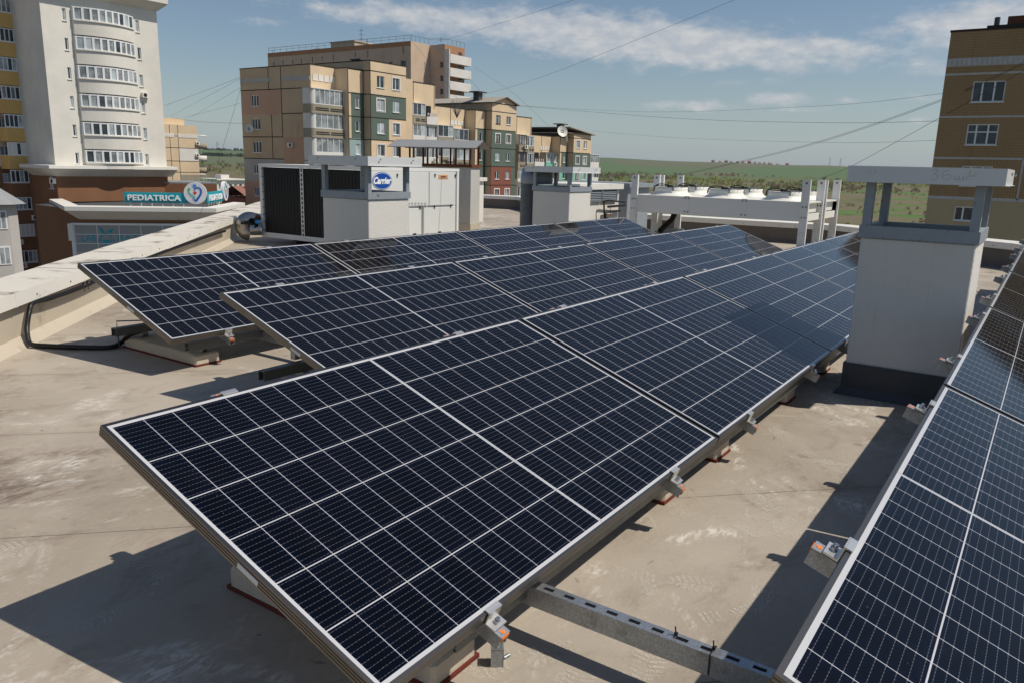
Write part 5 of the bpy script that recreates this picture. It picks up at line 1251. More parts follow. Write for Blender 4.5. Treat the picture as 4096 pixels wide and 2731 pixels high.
disc_on(m, fc, Nn, U, rf*.82, rf, 0); disc_on(m, fc-Vector((0, 0, rf*.1)), Nn, U, 0, rf*.62, 0, math.pi*1.02, math.pi*1.98)
disc_on(m, fc+Vector((0, 0, rf*.95)), Nn, U, 0, rf*.22, 0); disc_on(m, fc+U*rf*1.2-Vector((0, 0, rf*.25)), Nn, U, 0, rf*.16, 0); disc_on(m, fc-U*rf*1.2-Vector((0, 0, rf*.3)), Nn, U, 0, rf*.2, 0)
m.quad(fc-U*rf*1.05+Vector((0, 0, rf*1.9)), fc-U*rf*.6+Vector((0, 0, rf*2.1)), fc-U*rf*.2+Vector((0, 0, rf*1.1)), fc-U*rf*.55+Vector((0, 0, rf*.95)))
m.quad(fc+U*rf*.25+Vector((0, 0, rf*1.2)), fc+U*rf*.9+Vector((0, 0, rf*1.1)), fc+U*rf*1.45+Vector((0, 0, rf*1.85)), fc+U*rf*.4+Vector((0, 0, rf*1.55)))
m.build('lettering', mt['tealsign'], fo)
m = M(); q = ON(286, 895, Wp, Nn, .03); m.obox(Vector((q.x, q.y, q.z-1.6))-U*.3, U*.45, Nn*.25, (0, 0, 1.6)); m.build('cable_box', mt['whiteplastic'], r)
def sign(label, Q, U_, n, p_l, p_r, p_t, p_b, disc_px, wpx, loc):
    r = thing('clinic_sign', label, 'sign', loc)
    P0 = Vector(Q)
    a = ON(*p_l, P0, n); b = ON(*p_r, P0, n); zt = ON(*p_t, P0, n).z; zb = ON(*p_b, P0, n).z
    m = M(); m.obox((a.x, a.y, zb), Vector((b.x-a.x, b.y-a.y, 0)), -n*.18, (0, 0, zt-zb)); m.build('board', mt['tealsign'], r)
    m = M(); w0, w1 = ON(*wpx[0], P0, n), ON(*wpx[1], P0, n); word_on(m, 'PEDIATRICA', Vector((w0.x, w0.y, zb+(zt-zb)*.24)), U_, n, (w1-w0).dot(U_), (zt-zb)*.52, depth=.05, bold=.028, off=.055, space=1.06); m.build('letters', mt['signwhite'], r)
    cpx, rpx = disc_px; c = ON(*cpx, P0, n); R_ = ON(cpx[0], cpx[1]-rpx, P0, n).z-c.z; c = c+n*.12
    m = M(); k = 40; rim = [c+U_*(R_*math.cos(2*math.pi*i/k))+Vector((0, 0, R_*math.sin(2*math.pi*i/k))) for i in range(k)]
    m.add(rim+[v-n*.3 for v in rim], [tuple(range(k)), tuple(range(2*k-1, k-1, -1))]+[(i, (i+1) % k, k+(i+1) % k, k+i) for i in range(k)]); dsc = m.build('disc', mt['signgrey'], r)
    V_ = Vector((0, 0, 1)); pt = lambda x, y: c+U_*(x*R_)+V_*(y*R_)+n*.03
    def ribbon(pts, w0_, w1_, mi):
        P_ = smooth_path([pt(*p) for p in pts], 6)
        for i in range(len(P_)-1):
            t0, t1 = i/(len(P_)-1), (i+1)/(len(P_)-1); d = (P_[i+1]-P_[i]).normalized(); s = n.cross(d).normalized()
            a_, b_ = (w0_+(w1_-w0_)*t0)*R_, (w0_+(w1_-w0_)*t1)*R_; m.quad(P_[i]-s*a_, P_[i]+s*a_, P_[i+1]+s*b_, P_[i+1]-s*b_, mi)
    m = M(); ribbon([(-.10, .30), (.10, .48), (.36, .48), (.52, .25), (.46, -.08), (.24, -.42), (.0, -.72)], .05, .10, 0); ribbon([(.0, -.70), (-.14, -.55), (-.26, -.42)], .07, .03, 0)
    ribbon([(-.55, .22), (-.50, -.02), (-.28, -.25), (-.02, -.40)], .05, .06, 1)
    disc_on(m, pt(-.03, .66), n, U_, 0, .155*R_, 2); disc_on(m, pt(-.53, .34), n, U_, 0, .115*R_, 3)
    for (x, y) in ((.055, .16), (.16, .055)): m.quad(pt(-.03-x, .03-y), pt(-.03+x, .03-y), pt(-.03+x, .03+y), pt(-.03-x, .03+y), 4)
    m.build('heart_emblem', [mt['sblue'], mt['steal'], mt['slblue'], mt['sgreen'], mt['sred']], dsc)
    for i in range(6):
        q = a.lerp(b, (i+.5)/6); m = M(); m.obox((q.x, q.y, PZ-.05), U_*.10, -n*.1, (0, 0, zb-PZ+.05)); m.obox((q.x, q.y, zb-.0), U_*.06, -n*1.1, (0, 0, .05)) if i % 2 else None; m.build('post', mt['white'], r)
    return r
Sg = offset_line([(p.x, p.y) for p in outl], 2.2); d2 = (outl[2]-outl[1]).normalized(); U2 = Vector((d2.x, d2.y, 0)); N2 = Vector((d2.y, -d2.x, 0))
sign('teal PEDIATRICA sign board with round heart emblem, its full face towards the camera', (Sg[0].x, Sg[0].y, 0), U, Nn, (497, 790), (752, 795), (500, 769), (500, 811), ((782, 774), 44), ((510, 800), (724, 800)), (Sg[0].x, Sg[0].y, PZ))
q2 = ON(830, 790, Vector((Sg[1].x, Sg[1].y, 0)), Nn)
sign('teal PEDIATRICA sign board seen steeply, with narrow oval emblem, right of the other', (Sg[1].x, Sg[1].y, 0), U2, N2, (829, 790), (890, 783), (829, 771), (829, 816), ((899, 765), 39), ((833, 790), (888, 785)), (Sg[1].x, Sg[1].y, PZ))
# brown roof block behind the signs, small items on the clinic roof
a = AT(640, 745, 104); b = AT(866, 740, 104)
m = M(); zt = AT(700, 735, 104).z; m.obox((a.x, a.y, GROUND+10), Vector((b.x-a.x, b.y-a.y, 0)), (4, 6, 0), (0, 0, zt-GROUND-10)); mm_ = Vector((b.x-a.x, b.y-a.y, 0)).normalized()
r = thing('annexe', 'brown rendered annexe with grey metal edge behind the clinic signs', 'annexe', (a.x, a.y, GROUND)); m.build('wall', mt['brown'], r)
m = M(); m.obox((a.x, a.y, zt+.002), Vector((b.x-a.x, b.y-a.y, 0)), (4.2, 6.2, 0), (0, 0, .16)); m.build('roof', mt['greyroof'], r)
# ---------------------------------------------------------------- tan slab peeping out right of the tower
y0_ = 145.0; xa = FY(640, 600, y0_)[0]; xb = FY(793, 600, y0_)[0]; zt = FY(700, 500, y0_)[1]
r = thing('apartment_block', 'small distant tan panel block with white patch and round balconies beside the cream tower', 'apartment block', (xa, y0_, GROUND))
zz = [FY(700, y, y0_)[1] for y in (545, 592, 645, 690)]
xw0 = FY(717, 620, y0_)[0]
wall(r, 'y', y0_, xa-14, xb, GROUND, zt, [mt['tan2'], mt['whitewall'], mt['concrete']], ((xw0, xb, zz[2], zz[1], 1), (xw0, xb, GROUND, zz[3]-.5, 2)))
m = M()
for z in zz: joint(m, 'y', y0_, xa, xb, z, z, .05)
q = FY(680, 560, y0_)[0]; joint(m, 'y', y0_, q, q, GROUND, zt); joint(m, 'y', y0_, xw0, xw0, GROUND, zt); m.build('panel_joints', mt['seam'], r)
m = M(); m.quad((xa-14, y0_, zt), (xb, y0_, zt), (xb, y0_+12, zt), (xa-14, y0_+12, zt)); m.quad((xb, y0_, GROUND), (xb, y0_+12, GROUND), (xb, y0_+12, zt), (xb, y0_, zt)); m.box(xa-14, xb-1.5, y0_+2, y0_+10, zt, zt+1.3); m.build('flat_roof', mt['tan2'], r)
m = M(); f = PL('y', y0_); pbox(m, f, xw0, xb, zt-2.4, zt-1.7, .003, .06); pbox(m, f, xa-5, xa+3.2, zt-2.4, zt-1.7, .003, .06); m.build('ribbed_band', mt['whitewall'], r)
for k, (py, op) in enumerate(((575, 1), (625, 0), (672, 0), (728, 1))):
    u_, v_ = FY(802, py+22, y0_+1.5); m = M(); m.lathe((u_+.4, y0_+2.2, v_), [(0, 0), (1.35, 0), (1.35, 1.15), (1.28, 1.15), (1.28, .1)], 18); o_ = m.build('balcony', mt['concrete' if k != 1 else 'whitewall'], r)
    if op:
        m = M()
        for j in range(7): an = math.pi*(.9+j*.2); m.tube([(u_+.4+1.3*math.cos(an), y0_+2.2+1.3*math.sin(an), v_+1.1), (u_+.4+1.3*math.cos(an), y0_+2.2+1.3*math.sin(an), v_+2.6)], .05, 4)
        m.lathe((u_+.4, y0_+2.2, v_), [(1.35, 2.6), (1.35, 2.75), (0, 2.75)], 18); m.build('window_frame', mt['pvc'], o_)
for py in (575, 622): u_, v_ = FY(788, py, y0_); ac_unit(r, 'y', y0_, u_, v_-.3)
# cream low block and red-roofed shed in the gap
y0_ = 215.0; xa, xb = FY(868, 740, y0_)[0], FY(990, 740, y0_)[0]; zt = FY(940, 722, y0_)[1]
r = thing('low_apartment_house', 'cream low apartment house with white loggias between the sign and tan block', 'house', (xa, y0_, GROUND))
hh = []
for k in range(4):
    for j in range(6):
        a = xa+.6+j*(xb-xa)/6; hh.append((a, a+1.1, zt-2.6-2.9*k-.2, zt-2.6-2.9*k+1.4))
wall(r, 'y', y0_, xa, xb, GROUND, zt, [mt['peach'], mt['whitewall']], ((xa, xb, zt-3.6, zt, 1),), hh, reveal=.4)
for h in hh[:12]: window(r, 'y', y0_, *h, divs=(.5,), depth=-.35)
m = M(); m.box(xa-.4, xb+.4, y0_-.8, y0_+10, zt, zt+.35); m.box(xa-.2, xb+.2, y0_-.7, y0_-.6, zt-3.5, zt-2.6); m.box(xa+3, xa+6, y0_+2, y0_+5, zt+.35, zt+1.6); m.build('roof', mt['whitewall'], r)
a = AT(955, 790, 150); r = thing('brick_shed', 'red brick shed with pitched roof beyond the clinic roof', 'shed', (a.x, a.y, GROUND)); m = M(); m.box(a.x-1, a.x+9, a.y-4, a.y+4, GROUND, a.z); m.build('wall', mt['brick'], r)
m = M(); m.quad((a.x-1.3, a.y-4.4, a.z), (a.x+9.3, a.y-4.4, a.z), (a.x+9.3, a.y, a.z+2), (a.x-1.3, a.y, a.z+2)); m.quad((a.x-1.3, a.y+4.4, a.z), (a.x+9.3, a.y+4.4, a.z), (a.x+9.3, a.y, a.z+2), (a.x-1.3, a.y, a.z+2)); m.build('roof', mt['redroof'], r); m = M(); m.box(a.x+1, a.x+2, a.y-2, a.y-1, a.z, a.z+2.8); m.build('chimney', mt['brick'], r)
# pale bay house with grey hipped roof at the far left edge
q = AT(22, 830, 78); r = thing('bay_house', 'pale rendered bay with grey hipped roof at the left edge of the picture', 'house', (q.x, q.y, GROUND))
lv = Vector((rt.x, rt.y, 0)).normalized(); bv = Vector((-lv.y, lv.x, 0)); zt = AT(0, 815, 78).z
c = Vector((AT(-20, 830, 78).x, AT(-20, 830, 78).y, 0)); R0 = 1.55
oct_ = [(c+lv*(R0*math.cos(a))+bv*(R0*math.sin(a))) for a in [R(22.5+45*k) for k in range(8)]]
m = M(); m.prism([(p.x, p.y) for p in oct_], GROUND, zt); m.build('wall', mt['lgrey'], r)
m = M(); e_ = [(c+(p-c)*1.45) for p in oct_]; m.add([(p.x, p.y, zt) for p in e_]+[(c.x, c.y, zt+1.6)], [(k, (k+1) % 8, 8) for k in range(8)]+[tuple(range(7, -1, -1))]); m.build('roof', mt['greyroof'], r)
for k in range(4):
    z = zt-1.9-k*2.9
    for i in (5, 6):
        p, q_ = oct_[i], oct_[(i+1) % 8]; d = q_-p; n_ = Vector((d.y, -d.x, 0)).normalized(); m = M(); m.obox(p+d*.14+n_*.005+Vector((0, 0, z-.1)), d*.72, n_*.05, (0, 0, 1.5)); w_ = m.build('window', mt['pvc'], r)
        m = M(); m.obox(p+d*.22+n_*.057+Vector((0, 0, z)), d*.25, n_*.01, (0, 0, 1.3)); m.obox(p+d*.53+n_*.057+Vector((0, 0, z)), d*.25, n_*.01, (0, 0, 1.3)); m.build('pane', mt['glassm'], w_)

# ---------------------------------------------------------------- valley, hills
def crest(a):
    """height of the far ridge above the camera by compass angle (degrees)"""
    pts = [(-60, 10), (-10, 12), (4, 16), (9, 21), (14, 26), (20, 31), (27, 36), (33, 34), (42, 30), (52, 27), (58, 26), (70, 30), (100, 30), (160, 20), (300, 10)]
    a = (a+60) % 360-60
    for (a0, h0), (a1, h1) in zip(pts[:-1], pts[1:]):
        if a0 <= a <= a1: t = (a-a0)/(a1-a0); t = t*t*(3-2*t); return h0+(h1-h0)*t
    return 10
PROF = [(0, GROUND), (300, GROUND-1), (520, GROUND-1.5), (800, -24), (1150, -18), (1500, -11), (1900, -1)]
def tz(x, y):
    d = math.hypot(x, y); a = math.degrees(math.atan2(y, x)); h = crest(a)
    pr = PROF+[(2300, h*.62), (2750, h), (3300, h*.9), (5200, -20)]
    for (d0, h0), (d1, h1) in zip(pr[:-1], pr[1:]):
        if d0 <= d <= d1: t = (d-d0)/(d1-d0); z = h0+(h1-h0)*t; break
    else: z = -20
    return z+noise.noise(Vector((x*.004, y*.004, 0)))*min(3, d*.003)+noise.noise(Vector((x*.0012, y*.0012, 5)))*min(4, max(0, (d-600)*.004))
m = M(); rad = [30]
while rad[-1] < 5200: rad.append(rad[-1]*1.055+4)
na = 300; vs = [(0, 0, GROUND)]
for rr in rad:
    for k in range(na): a = 2*math.pi*k/na; x, y = rr*math.cos(a), rr*math.sin(a); vs.append((x, y, tz(x, y)))
fs = [(0, 1+k, 1+(k+1) % na) for k in range(na)]
for i in range(len(rad)-1):
    for k in range(na): fs.append((1+i*na+k, 1+i*na+(k+1) % na, 1+(i+1)*na+(k+1) % na, 1+(i+1)*na+k))
m.add(vs, fs, 0, True)
def terrain_mat():
    t = MT('valley_fields'); x, y, z = t.xyz()
    d = (x*x+y*y).op('SQRT')
    n = t.noise(.006, 6, .65, dist=.5); f = t.noise(.06, 5, .7); v = t.voro(.0021, stretch=(1, 1.6, 1), rot=.5)
    sep = t.nt.nodes.new('ShaderNodeSeparateColor'); t.nt.links.new(v.outputs['Color'], sep.inputs[0]); cell = N(t.nt, sep.outputs[0])
    scrub = t.mix(n.sm(.4, .6), lin((92, 98, 60)), lin((112, 102, 82))); scrub = t.mix(t.noise(.013, 5, .6).sm(.52, .62), scrub, lin((84, 112, 58)))
    scrub = t.mix(f.sm(.5, .75)*.6, scrub, lin((58, 66, 34)))
    field = t.mix(cell.sm(.3, .5), lin((86, 106, 70)), lin((94, 102, 76))); field = t.mix(cell.sm(.72, .8), field, lin((104, 100, 78))); field = t.mix(f.sm(.5, .8)*.3, field, lin((74, 90, 62)))
    rows = t.noise(.02, 3, .6, (1, .12, 1), rot=.6); field = t.mix(rows.sm(.45, .7)*.35, field, lin((78, 96, 68)))
    c = t.mix((d+(n-.5)*500).sm(1450, 1700), scrub, field)
    town = t.mix(f.sm(.4, .7), lin((96, 90, 82)), lin((120, 112, 102)))
    c = t.mix(d.sm(170, 260), town, c)
    t.color(c); t.rough(.95); t.b.inputs['Specular IOR Level'].default_value = .1; return t.m
ob = m.build('terrain', terrain_mat()); tag(ob, None, None, kind='structure')

# ---------------------------------------------------------------- vegetation
def leafmat(name, a, b):
    t = MT(name); oi = t.nt.nodes.new('ShaderNodeObjectInfo'); n = t.noise(.9, 3, .6); rnd = N(t.nt, oi.outputs['Random'])
    c = t.mix(n.sm(.3, .7), lin(a), lin(b)); h = t.nt.nodes.new('ShaderNodeHueSaturation'); t.nt.links.new(c, h.inputs['Color']); t.nt.links.new(((rnd*.5)+.75).s, h.inputs['Value'])
    t.color(h.outputs[0]); t.rough(.8); t.b.inputs['Specular IOR Level'].default_value = .15
    tr = t.nt.nodes.new('ShaderNodeBsdfTranslucent'); t.nt.links.new(h.outputs[0], tr.inputs[0]); mx = t.nt.nodes.new('ShaderNodeMixShader'); mx.inputs[0].default_value = .45
    t.nt.links.new(t.b.outputs[0], mx.inputs[1]); t.nt.links.new(tr.outputs[0], mx.inputs[2]); t.nt.links.new(mx.outputs[0], t.nt.nodes['Material Output'].inputs[0])
    return t.m
leaves = [leafmat('spring_leaves', (112, 122, 40), (146, 148, 60)), leafmat('dark_leaves', (58, 78, 34), (84, 104, 48)), leafmat('bare_twigs', (112, 98, 80), (132, 118, 92))]
bark = plain('tree_bark', lin((92, 80, 68)), .9)
def crown_mesh(m, c, rx, rz, n, size, rng, mi=0):
    lobes = [(Vector((rng.uniform(-.55, .55)*rx, rng.uniform(-.55, .55)*rx, rng.uniform(-.5, .55)*rz)), rng.uniform(.35, .62)) for _ in range(8)]
    for _ in range(n):
        L0, s = rng.choice(lobes); d = Vector((rng.gauss(0, 1), rng.gauss(0, 1), rng.gauss(0, 1))).normalized()
        p = c+L0+Vector((d.x*rx*s, d.y*rx*s, d.z*rz*s))*rng.uniform(.55, 1.05)
        a = Vector((rng.gauss(0, 1), rng.gauss(0, 1), rng.gauss(0, 1))).normalized(); b = a.cross(Vector((rng.gauss(0, 1), rng.gauss(0, 1), rng.gauss(0, 1)))).normalized(); s_ = size*rng.uniform(.6, 1.3)
        m.quad(p-a*s_-b*s_*.6, p+a*s_-b*s_*.5, p+a*s_*.8+b*s_*.6, p-a*s_*.9+b*s_*.5, mi)
rng = random.Random(3)
protos = []
for i, (h, w_, lm) in enumerate(((7.5, 2.6, 0), (9.0, 3.2, 1), (6.0, 2.8, 0), (7.0, 2.6, 2), (5.0, 2.9, 1))):
    r = thing('tree', 'x', 'tree', (0, 0, -500), 'trees scattered over the valley scrub')
    m = M(); m.tube([(0, 0, -.3), (.05, 0, h*.3), (.1, .05, h*.62)], [.22, .16, .08], 7)
    for k in range(6):
        a = k*1.05; z = h*(.25+.07*k); m.tube([(0, 0, z), (math.cos(a)*w_*.45, math.sin(a)*w_*.45, z+h*.17), (math.cos(a)*w_*.75, math.sin(a)*w_*.75, z+h*.3)], [.08, .05, .02], 5)
    m.build('trunk', bark, r)
    m = M(); crown_mesh(m, Vector((0, 0, h*.62)), w_, h*.42, 420 if lm < 2 else 260, .32 if lm < 2 else .13, rng); m.build('crown', leaves[lm], r)
    protos.append(r)
KIND = ['yellow-green bushy tree', 'darker green round tree', 'low yellow-green spreading tree', 'nearly bare brownish tree', 'broad dark green bush']
spots = []
for px, py, k, s in ((2470, 720, 1, 1.1), (2655, 725, 0, 1.3), (2720, 728, 1, 1.2), (2750, 718, 0, 1.0), (2608, 735, 0, .9), (2562, 740, 2, 1), (2860, 735, 2, 1), (2900, 745, 1, 1), (2965, 740, 0, 1.1), (3010, 742, 2, .9), (3060, 742, 0, 1.0),
                     (3105, 740, 2, 1), (3245, 745, 1, 1), (3290, 738, 0, 1.1), (3375, 760, 2, 1), (3350, 700, 1, 1.6), (3020, 770, 3, 1), (2940, 760, 3, 1.1), (2835, 765, 3, .9), (3330, 790, 3, 1), (3550, 800, 3, .9), (3610, 770, 3, 1.3), (3590, 790, 1, 1.0),
                     (3420, 840, 4, .8), (3500, 835, 3, .7), (3455, 800, 0, .8), (3640, 830, 3, .7), (3560, 845, 4, .7), (3690, 845, 0, .7), (3480, 870, 3, .6), (3390, 880, 4, .6), (3520, 868, 0, .6), (3660, 870, 4, .6), (2700, 760, 4, 1), (2600, 765, 4, .9), (2480, 760, 2, 1), (2440, 745, 4, 1.1), (2530, 780, 3, .9), (3160, 790, 4, .8), (3080, 800, 3, .9), (2980, 800, 4, .8), (2780, 790, 2, .8),
                     (2380, 730, 1, 1.0), (2410, 780, 4, .8), (2350, 760, 2, .9), (3210, 760, 3, 1.0), (3270, 790, 0, .7), (3420, 780, 3, 1.0), (3530, 740, 0, 1.0), (3600, 745, 2, 1.0), (3470, 750, 1, .9)):
    # follow the view ray down to the valley floor
    d = ray(px, py); t0 = 100.0
    while t0 < 2400:
        X = CAMP+d*t0
        if X.z <= tz(X.x, X.y): break
        t0 += 6
    if t0 < 2400: spots.append((X.x, X.y, k, s))
used = [0]*5; zone = ['near the dry cooler', 'near the chimney']
for i, (x, y, k, s) in enumerate(spots):
    o = protos[k] if used[k] == 0 else dup(protos[k]); used[k] += 1
    dd = math.hypot(x, y); aa = math.degrees(math.atan2(y, x))
    wh = 'past the middle chimney' if aa > 26 else ('past the cooler left half' if aa > 20.5 else ('past the cooler right half' if aa > 14 else 'left of the tiled block'))
    fr_ = 'far' if dd > 1100 else ('middle distance' if dd > 750 else 'nearer')
    o['label'] = '%s, %s, %s' % (KIND[k], fr_, wh)
    o.location = (x, y, tz(x, y)); sc_ = s*rng.uniform(.85, 1.15); o.scale = (sc_, sc_, sc_*rng.uniform(.9, 1.15)); o.rotation_euler = (0, 0, rng.uniform(0, 6.28))
seen = {}
for o in [o for o in COL.objects if o.get('category') == 'tree']: seen.setdefault(o['label'], []).append(o)
for lab, os_ in seen.items():
    if len(os_) > 1:
        os_.sort(key=lambda o: -math.atan2(o.location.y, o.location.x))
        for i, o in enumerate(os_): o['label'] = lab + (', %s from left' % (['first', 'second', 'third', 'fourth', 'fifth', 'sixth', 'seventh', 'eighth', 'ninth', 'tenth', 'eleventh', 'twelfth'][i]))
for k in range(5):
    if used[k] == 0: protos[k].location = (900+k*9, 300, tz(900+k*9, 300))
# scrub and distant wood as one mass
m = M(); rng = random.Random(11)
for _ in range(5200):
    a = R(rng.uniform(-6, 40)) if rng.random() < .72 else R(rng.uniform(40, 66)); d = rng.uniform(380, 1650)**1.0
    if rng.random() < .30: d = rng.uniform(1020, 1520)
    x, y = d*math.cos(a), d*math.sin(a)
    dn = noise.noise(Vector((x*.006, y*.006, 2)))+.5*noise.noise(Vector((x*.02, y*.02, 7)))
    if dn < (-.05 if not 1060 < d < 1500 else -.22): continue
    z = tz(x, y); h = rng.uniform(.8, 2.6) if d < 1100 else rng.uniform(1.8, 6.0)
    kk = 0 if noise.noise(Vector((x*.004, y*.004, 9))) > -.05 else 2
    if rng.random() < .2: kk = 1
    nq = 20 if d > 800 else 24
    for _q in range(nq):
        p = Vector((x+rng.gauss(0, h*.34), y+rng.gauss(0, h*.34), z+rng.uniform(.1, 1)*h)); b1 = Vector((rng.gauss(0, 1), rng.gauss(0, 1), rng.gauss(0, .6))).normalized(); b2 = b1.cross(Vector((rng.gauss(0, 1), rng.gauss(0, 1), rng.gauss(0, 1)))).normalized(); s_ = h*rng.uniform(.10, .22)
        m.quad(p-b1*s_-b2*s_, p+b1*s_-b2*s_*.7, p+b1*s_*.7+b2*s_, p-b1*s_*.8+b2*s_, kk)
ob = m.build('scrub', [leafmat('scrub_spring', (124, 130, 48), (150, 150, 70)), leafmat('scrub_green', (66, 86, 38), (92, 112, 52)), leafmat('scrub_brown', (116, 98, 76), (136, 116, 88))]); tag(ob, 'scrub of yellow-green and brown bushes covering the valley floor', 'scrub', kind='stuff')
# hedgerow on the far ridge at the left
m = M()
for k in range(260):
    a = R(53+rng.uniform(0, 7)); d = rng.choice((2060, 2700))+rng.uniform(-20, 20); x, y = d*math.cos(a), d*math.sin(a); z = tz(x, y); h = rng.uniform(2, 7)
    for _q in range(8):
        p = Vector((x+rng.gauss(0, h*.7), y+rng.gauss(0, h*.7), z+rng.uniform(0, 1)*h)); s_ = h*.3; m.quad(p+Vector((-s_, 0, -s_)), p+Vector((s_, s_, -s_)), p+Vector((s_, 0, s_)), p+Vector((-s_, -s_, s_)))
ob = m.build('hedgerow', leaves[1]); tag(ob, 'dark hedgerows along the field edges left of the tan block', 'hedgerow', kind='stuff')

# ---------------------------------------------------------------- village on the ridge, pylons
def house(label, px, d, w_, h_, col_, roofm):
    w_ *= .62; h_ *= .55
    d += 260+70*math.sin(px*1.7); q = AT(px, 660, d); z = tz(q.x, q.y); r = thing('village_house', label, 'house', (q.x, q.y, z), 'houses of the village on the ridge'); v = Vector((rt.x, rt.y, 0)).normalized(); b = Vector((-v.y, v.x, 0)); c = Vector((q.x, q.y, z))
    m = M(); m.obox(c-v*w_/2, v*w_, b*w_*.8, (0, 0, h_)); m.build('wall', mt[col_], r)
    m = M(); e = .6; A = c-v*(w_/2+e)+Vector((0, 0, h_))-b*e; B = c-v*(w_/2+e)+b*(w_*.8+e)+Vector((0, 0, h_)); Rg = c-v*(w_/2+e)+b*w_*.4+Vector((0, 0, h_+w_*.38)); T = v*(w_+2*e)
    m.quad(A, A+T, Rg+T, Rg); m.quad(B, B+T, Rg+T, Rg); m.add([A, B, Rg], ((0, 1, 2),)); m.add([A+T, B+T, Rg+T], ((0, 1, 2),)); m.build('roof', mt[roofm], r)
hs = [(2852, 2500, 14, 7, 'brick', 'redroof', 'red brick'), (2880, 2480, 12, 6, 'peach', 'redroof', 'cream'), (2905, 2470, 15, 7, 'brick', 'redroof', 'broad red brick'), (2925, 2440, 12, 6, 'lgrey', 'greyroof', 'grey'), (2950, 2460, 11, 7, 'brick', 'redroof', 'narrow red'), (2972, 2430, 13, 6, 'peach', 'redroof', 'pale'), (2998, 2440, 16, 9, 'brick', 'redroof', 'tallest red'), (3020, 2430, 12, 7, 'whitewall', 'redroof', 'white'),
      (3040, 2420, 14, 8, 'whitewall', 'greyroof', 'white grey-roofed'), (3058, 2410, 12, 6, 'palepink', 'redroof', 'pink'), (3082, 2400, 18, 6, 'lgrey', 'slate', 'wide blue-grey'), (3150, 2380, 13, 7, 'brick', 'redroof', 'lone red'), (3112, 2395, 11, 5, 'peach', 'greyroof', 'low cream')]
for i, (px, d, w_, h_, c_, rm, nm) in enumerate(hs): house('%s village house, %s from the left on the far ridge' % (nm, ['first', 'second', 'third', 'fourth', 'fifth', 'sixth', 'seventh', 'eighth', 'ninth', 'tenth', 'eleventh', 'last', 'twelfth'][i]), px, d, w_, h_, c_, rm)
def pylon(px, d, h, lab):
    q = AT(px, 660, d); z = tz(q.x, q.y); m = M(); w_ = h*.09
    for sx, sy in ((1, 1), (1, -1), (-1, 1), (-1, -1)): m.tube([(q.x+sx*w_, q.y+sy*w_, z), (q.x+sx*w_*.25, q.y+sy*w_*.25, z+h*.7), (q.x, q.y, z+h)], h*.006, 4)
    for k in range(7):
        t0, t1 = k/7*.7, (k+1)/7*.7; a, b = w_*(1-t0*1.07), w_*(1-t1*1.07); m.tube([(q.x-a, q.y-a, z+h*t0), (q.x+b, q.y+b, z+h*t1)], h*.004, 3); m.tube([(q.x+a, q.y-a, z+h*t0), (q.x-b, q.y+b, z+h*t1)], h*.004, 3)
    v = Vector((rt.x, rt.y, 0)).normalized()
    for t, ln in ((.72, .16), (.82, .2), (.92, .12)): m.tube([Vector((q.x, q.y, z+h*t))-v*h*ln, Vector((q.x, q.y, z+h*t))+v*h*ln], h*.006, 4)
    solo(m, 'pylon', mt['galvdark'], lab, 'pylon', 'power pylons on the ridge')
pylon(873, 2300, 30, 'steel power pylon on the ridge left of the tan block'); pylon(3318, 2600, 26, 'left steel pylon on the ridge left of the chimney cap'); pylon(3360, 2650, 26, 'right steel pylon on the ridge beside the chimney cap')

# ---------------------------------------------------------------- overhead cables
def cable(pts, lab, rad_=.014, sag=0.0):
    """pts: (px, py, distance) along the cable"""
    P = [AT(*p) for p in pts]; out = []
    Q = smooth_path(P, 10) if len(P) > 2 else [P[0].lerp(P[1], k/16) for k in range(17)]
    for i, p in enumerate(Q): t = i/(len(Q)-1); out.append(p-Vector((0, 0, sag*4*t*(1-t))))
    m = M(); m.tube(out, rad_, 5); solo(m, 'overhead_cable', mt['cable'], lab, 'cable', 'overhead cables strung between the roofs')
cable([(4110, 243, 57), (3765, 399, 62), (3296, 561, 75), (2955, 648, 92), (2560, 735, 120)], 'upper cable of the close pair crossing the tiled block face')
cable([(4110, 250, 57), (3765, 405, 62), (3296, 566, 75), (2955, 652, 92), (2560, 739, 120)], 'lower cable of the close pair crossing the tiled block face')
cable([(4110, 276, 56), (3755, 475, 61), (3417, 660, 70), (3309, 706, 75), (3150, 772, 84)], 'single steep cable passing behind the chimney cap')
cable([(2068, 424, 112), (2700, 474, 95), (3296, 492, 75), (3770, 485, 61)], 'thick level cable from the slate-roofed block to the tiled block')
cable([(2068, 424, 112), (2600, 449, 95), (3296, 424, 75), (3775, 375, 61)], 'thin upper cable from the slate-roofed block rising to the tiled block', .010)
cable([(2365, 525, 130), (2700, 552, 110), (3296, 571, 80), (3742, 563, 61)], 'thin lowest cable from the shed-roofed block to the tiled block', .010)
cable([(1874, 396, 128), (2193, 300, 110), (2960, -8, 80)], 'long cable climbing from the rosy tower across the clouds')
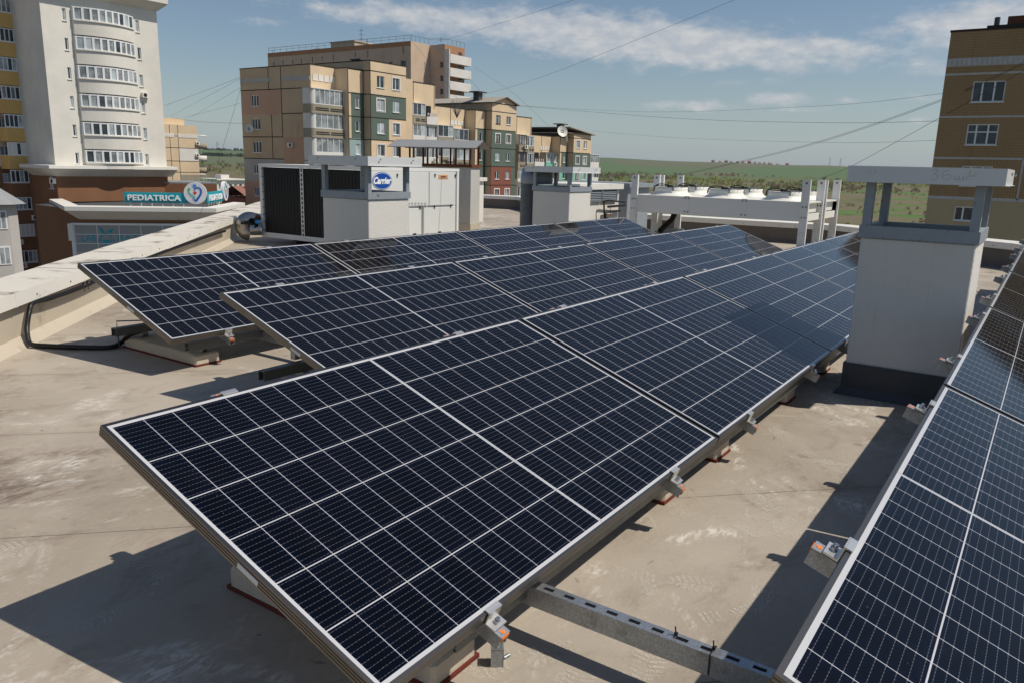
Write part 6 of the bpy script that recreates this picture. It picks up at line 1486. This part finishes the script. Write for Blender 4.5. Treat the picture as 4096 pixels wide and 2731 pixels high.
cable([(1775, 163, 160), (1900, 126, 150), (2310, -4, 110)], 'cable rising from the aerial on the rosy tower roof', .018)
cable([(986, 276, 92), (925, 480, 80), (857, 700, 70), (800, 860, 60)], 'steep dark cable descending from the tan block corner past the fields')
cable([(655, 425, 98), (800, 372, 97), (958, 312, 95)], 'topmost cable between cream tower and tan block', .012); cable([(680, 467, 150), (960, 317, 95)], 'second cable fanning from the small tan block upwards', .012)
cable([(765, 470, 150), (960, 352, 95)], 'third cable fanning from the small tan block, steepest end low', .012); cable([(735, 472, 150), (960, 415, 95)], 'fourth cable, shallow, from the small tan block', .012)
cable([(690, 473, 150), (800, 488, 120), (968, 495, 94)], 'nearly level cable from the small tan block roof', .018)
cable([(1872, 309, 150), (1945, 396, 130)], 'short steep cable beside the white balconies of the rosy tower', .016); cable([(1900, 270, 160), (2060, 380, 140), (2191, 503, 128)], 'thin sloping cable from the rosy tower down to the shed roof', .014)
cable([(1646, 165, 150), (1790, 340, 120), (1830, 400, 110)], 'slack cable hanging across the rosy tower face', .014)
# antenna tangle on the middle block roof
m = M(); rr_ = random.Random(5); q = AT(1828, 425, 104)
for k in range(16): m.tube([q+Vector((0, 0, -1.5)), q+Vector((rr_.uniform(-1, 1), rr_.uniform(-.6, .6), rr_.uniform(-.2, .8)))], .03, 4)
solo(m, 'antenna_cluster', mt['dark'], 'tangle of thin antennas on the roof between tan blocks', 'antenna')

# ---------------------------------------------------------------- thin spring haze in the valley air
m = M(); m.box(-5400, 5400, -5400, 5400, -45, 62); ob = m.build('haze', []); tag(ob, None, None, kind='stuff')
hm = bpy.data.materials.new('haze'); hm.use_nodes = True; hn = hm.node_tree; hn.nodes.remove(hn.nodes['Principled BSDF'])
pv = hn.nodes.new('ShaderNodeVolumePrincipled'); pv.inputs['Color'].default_value = (.80, .88, 1, 1); pv.inputs['Density'].default_value = .00005; pv.inputs['Anisotropy'].default_value = .2
hn.links.new(pv.outputs[0], hn.nodes['Material Output'].inputs['Volume']); ob.data.materials.append(hm)
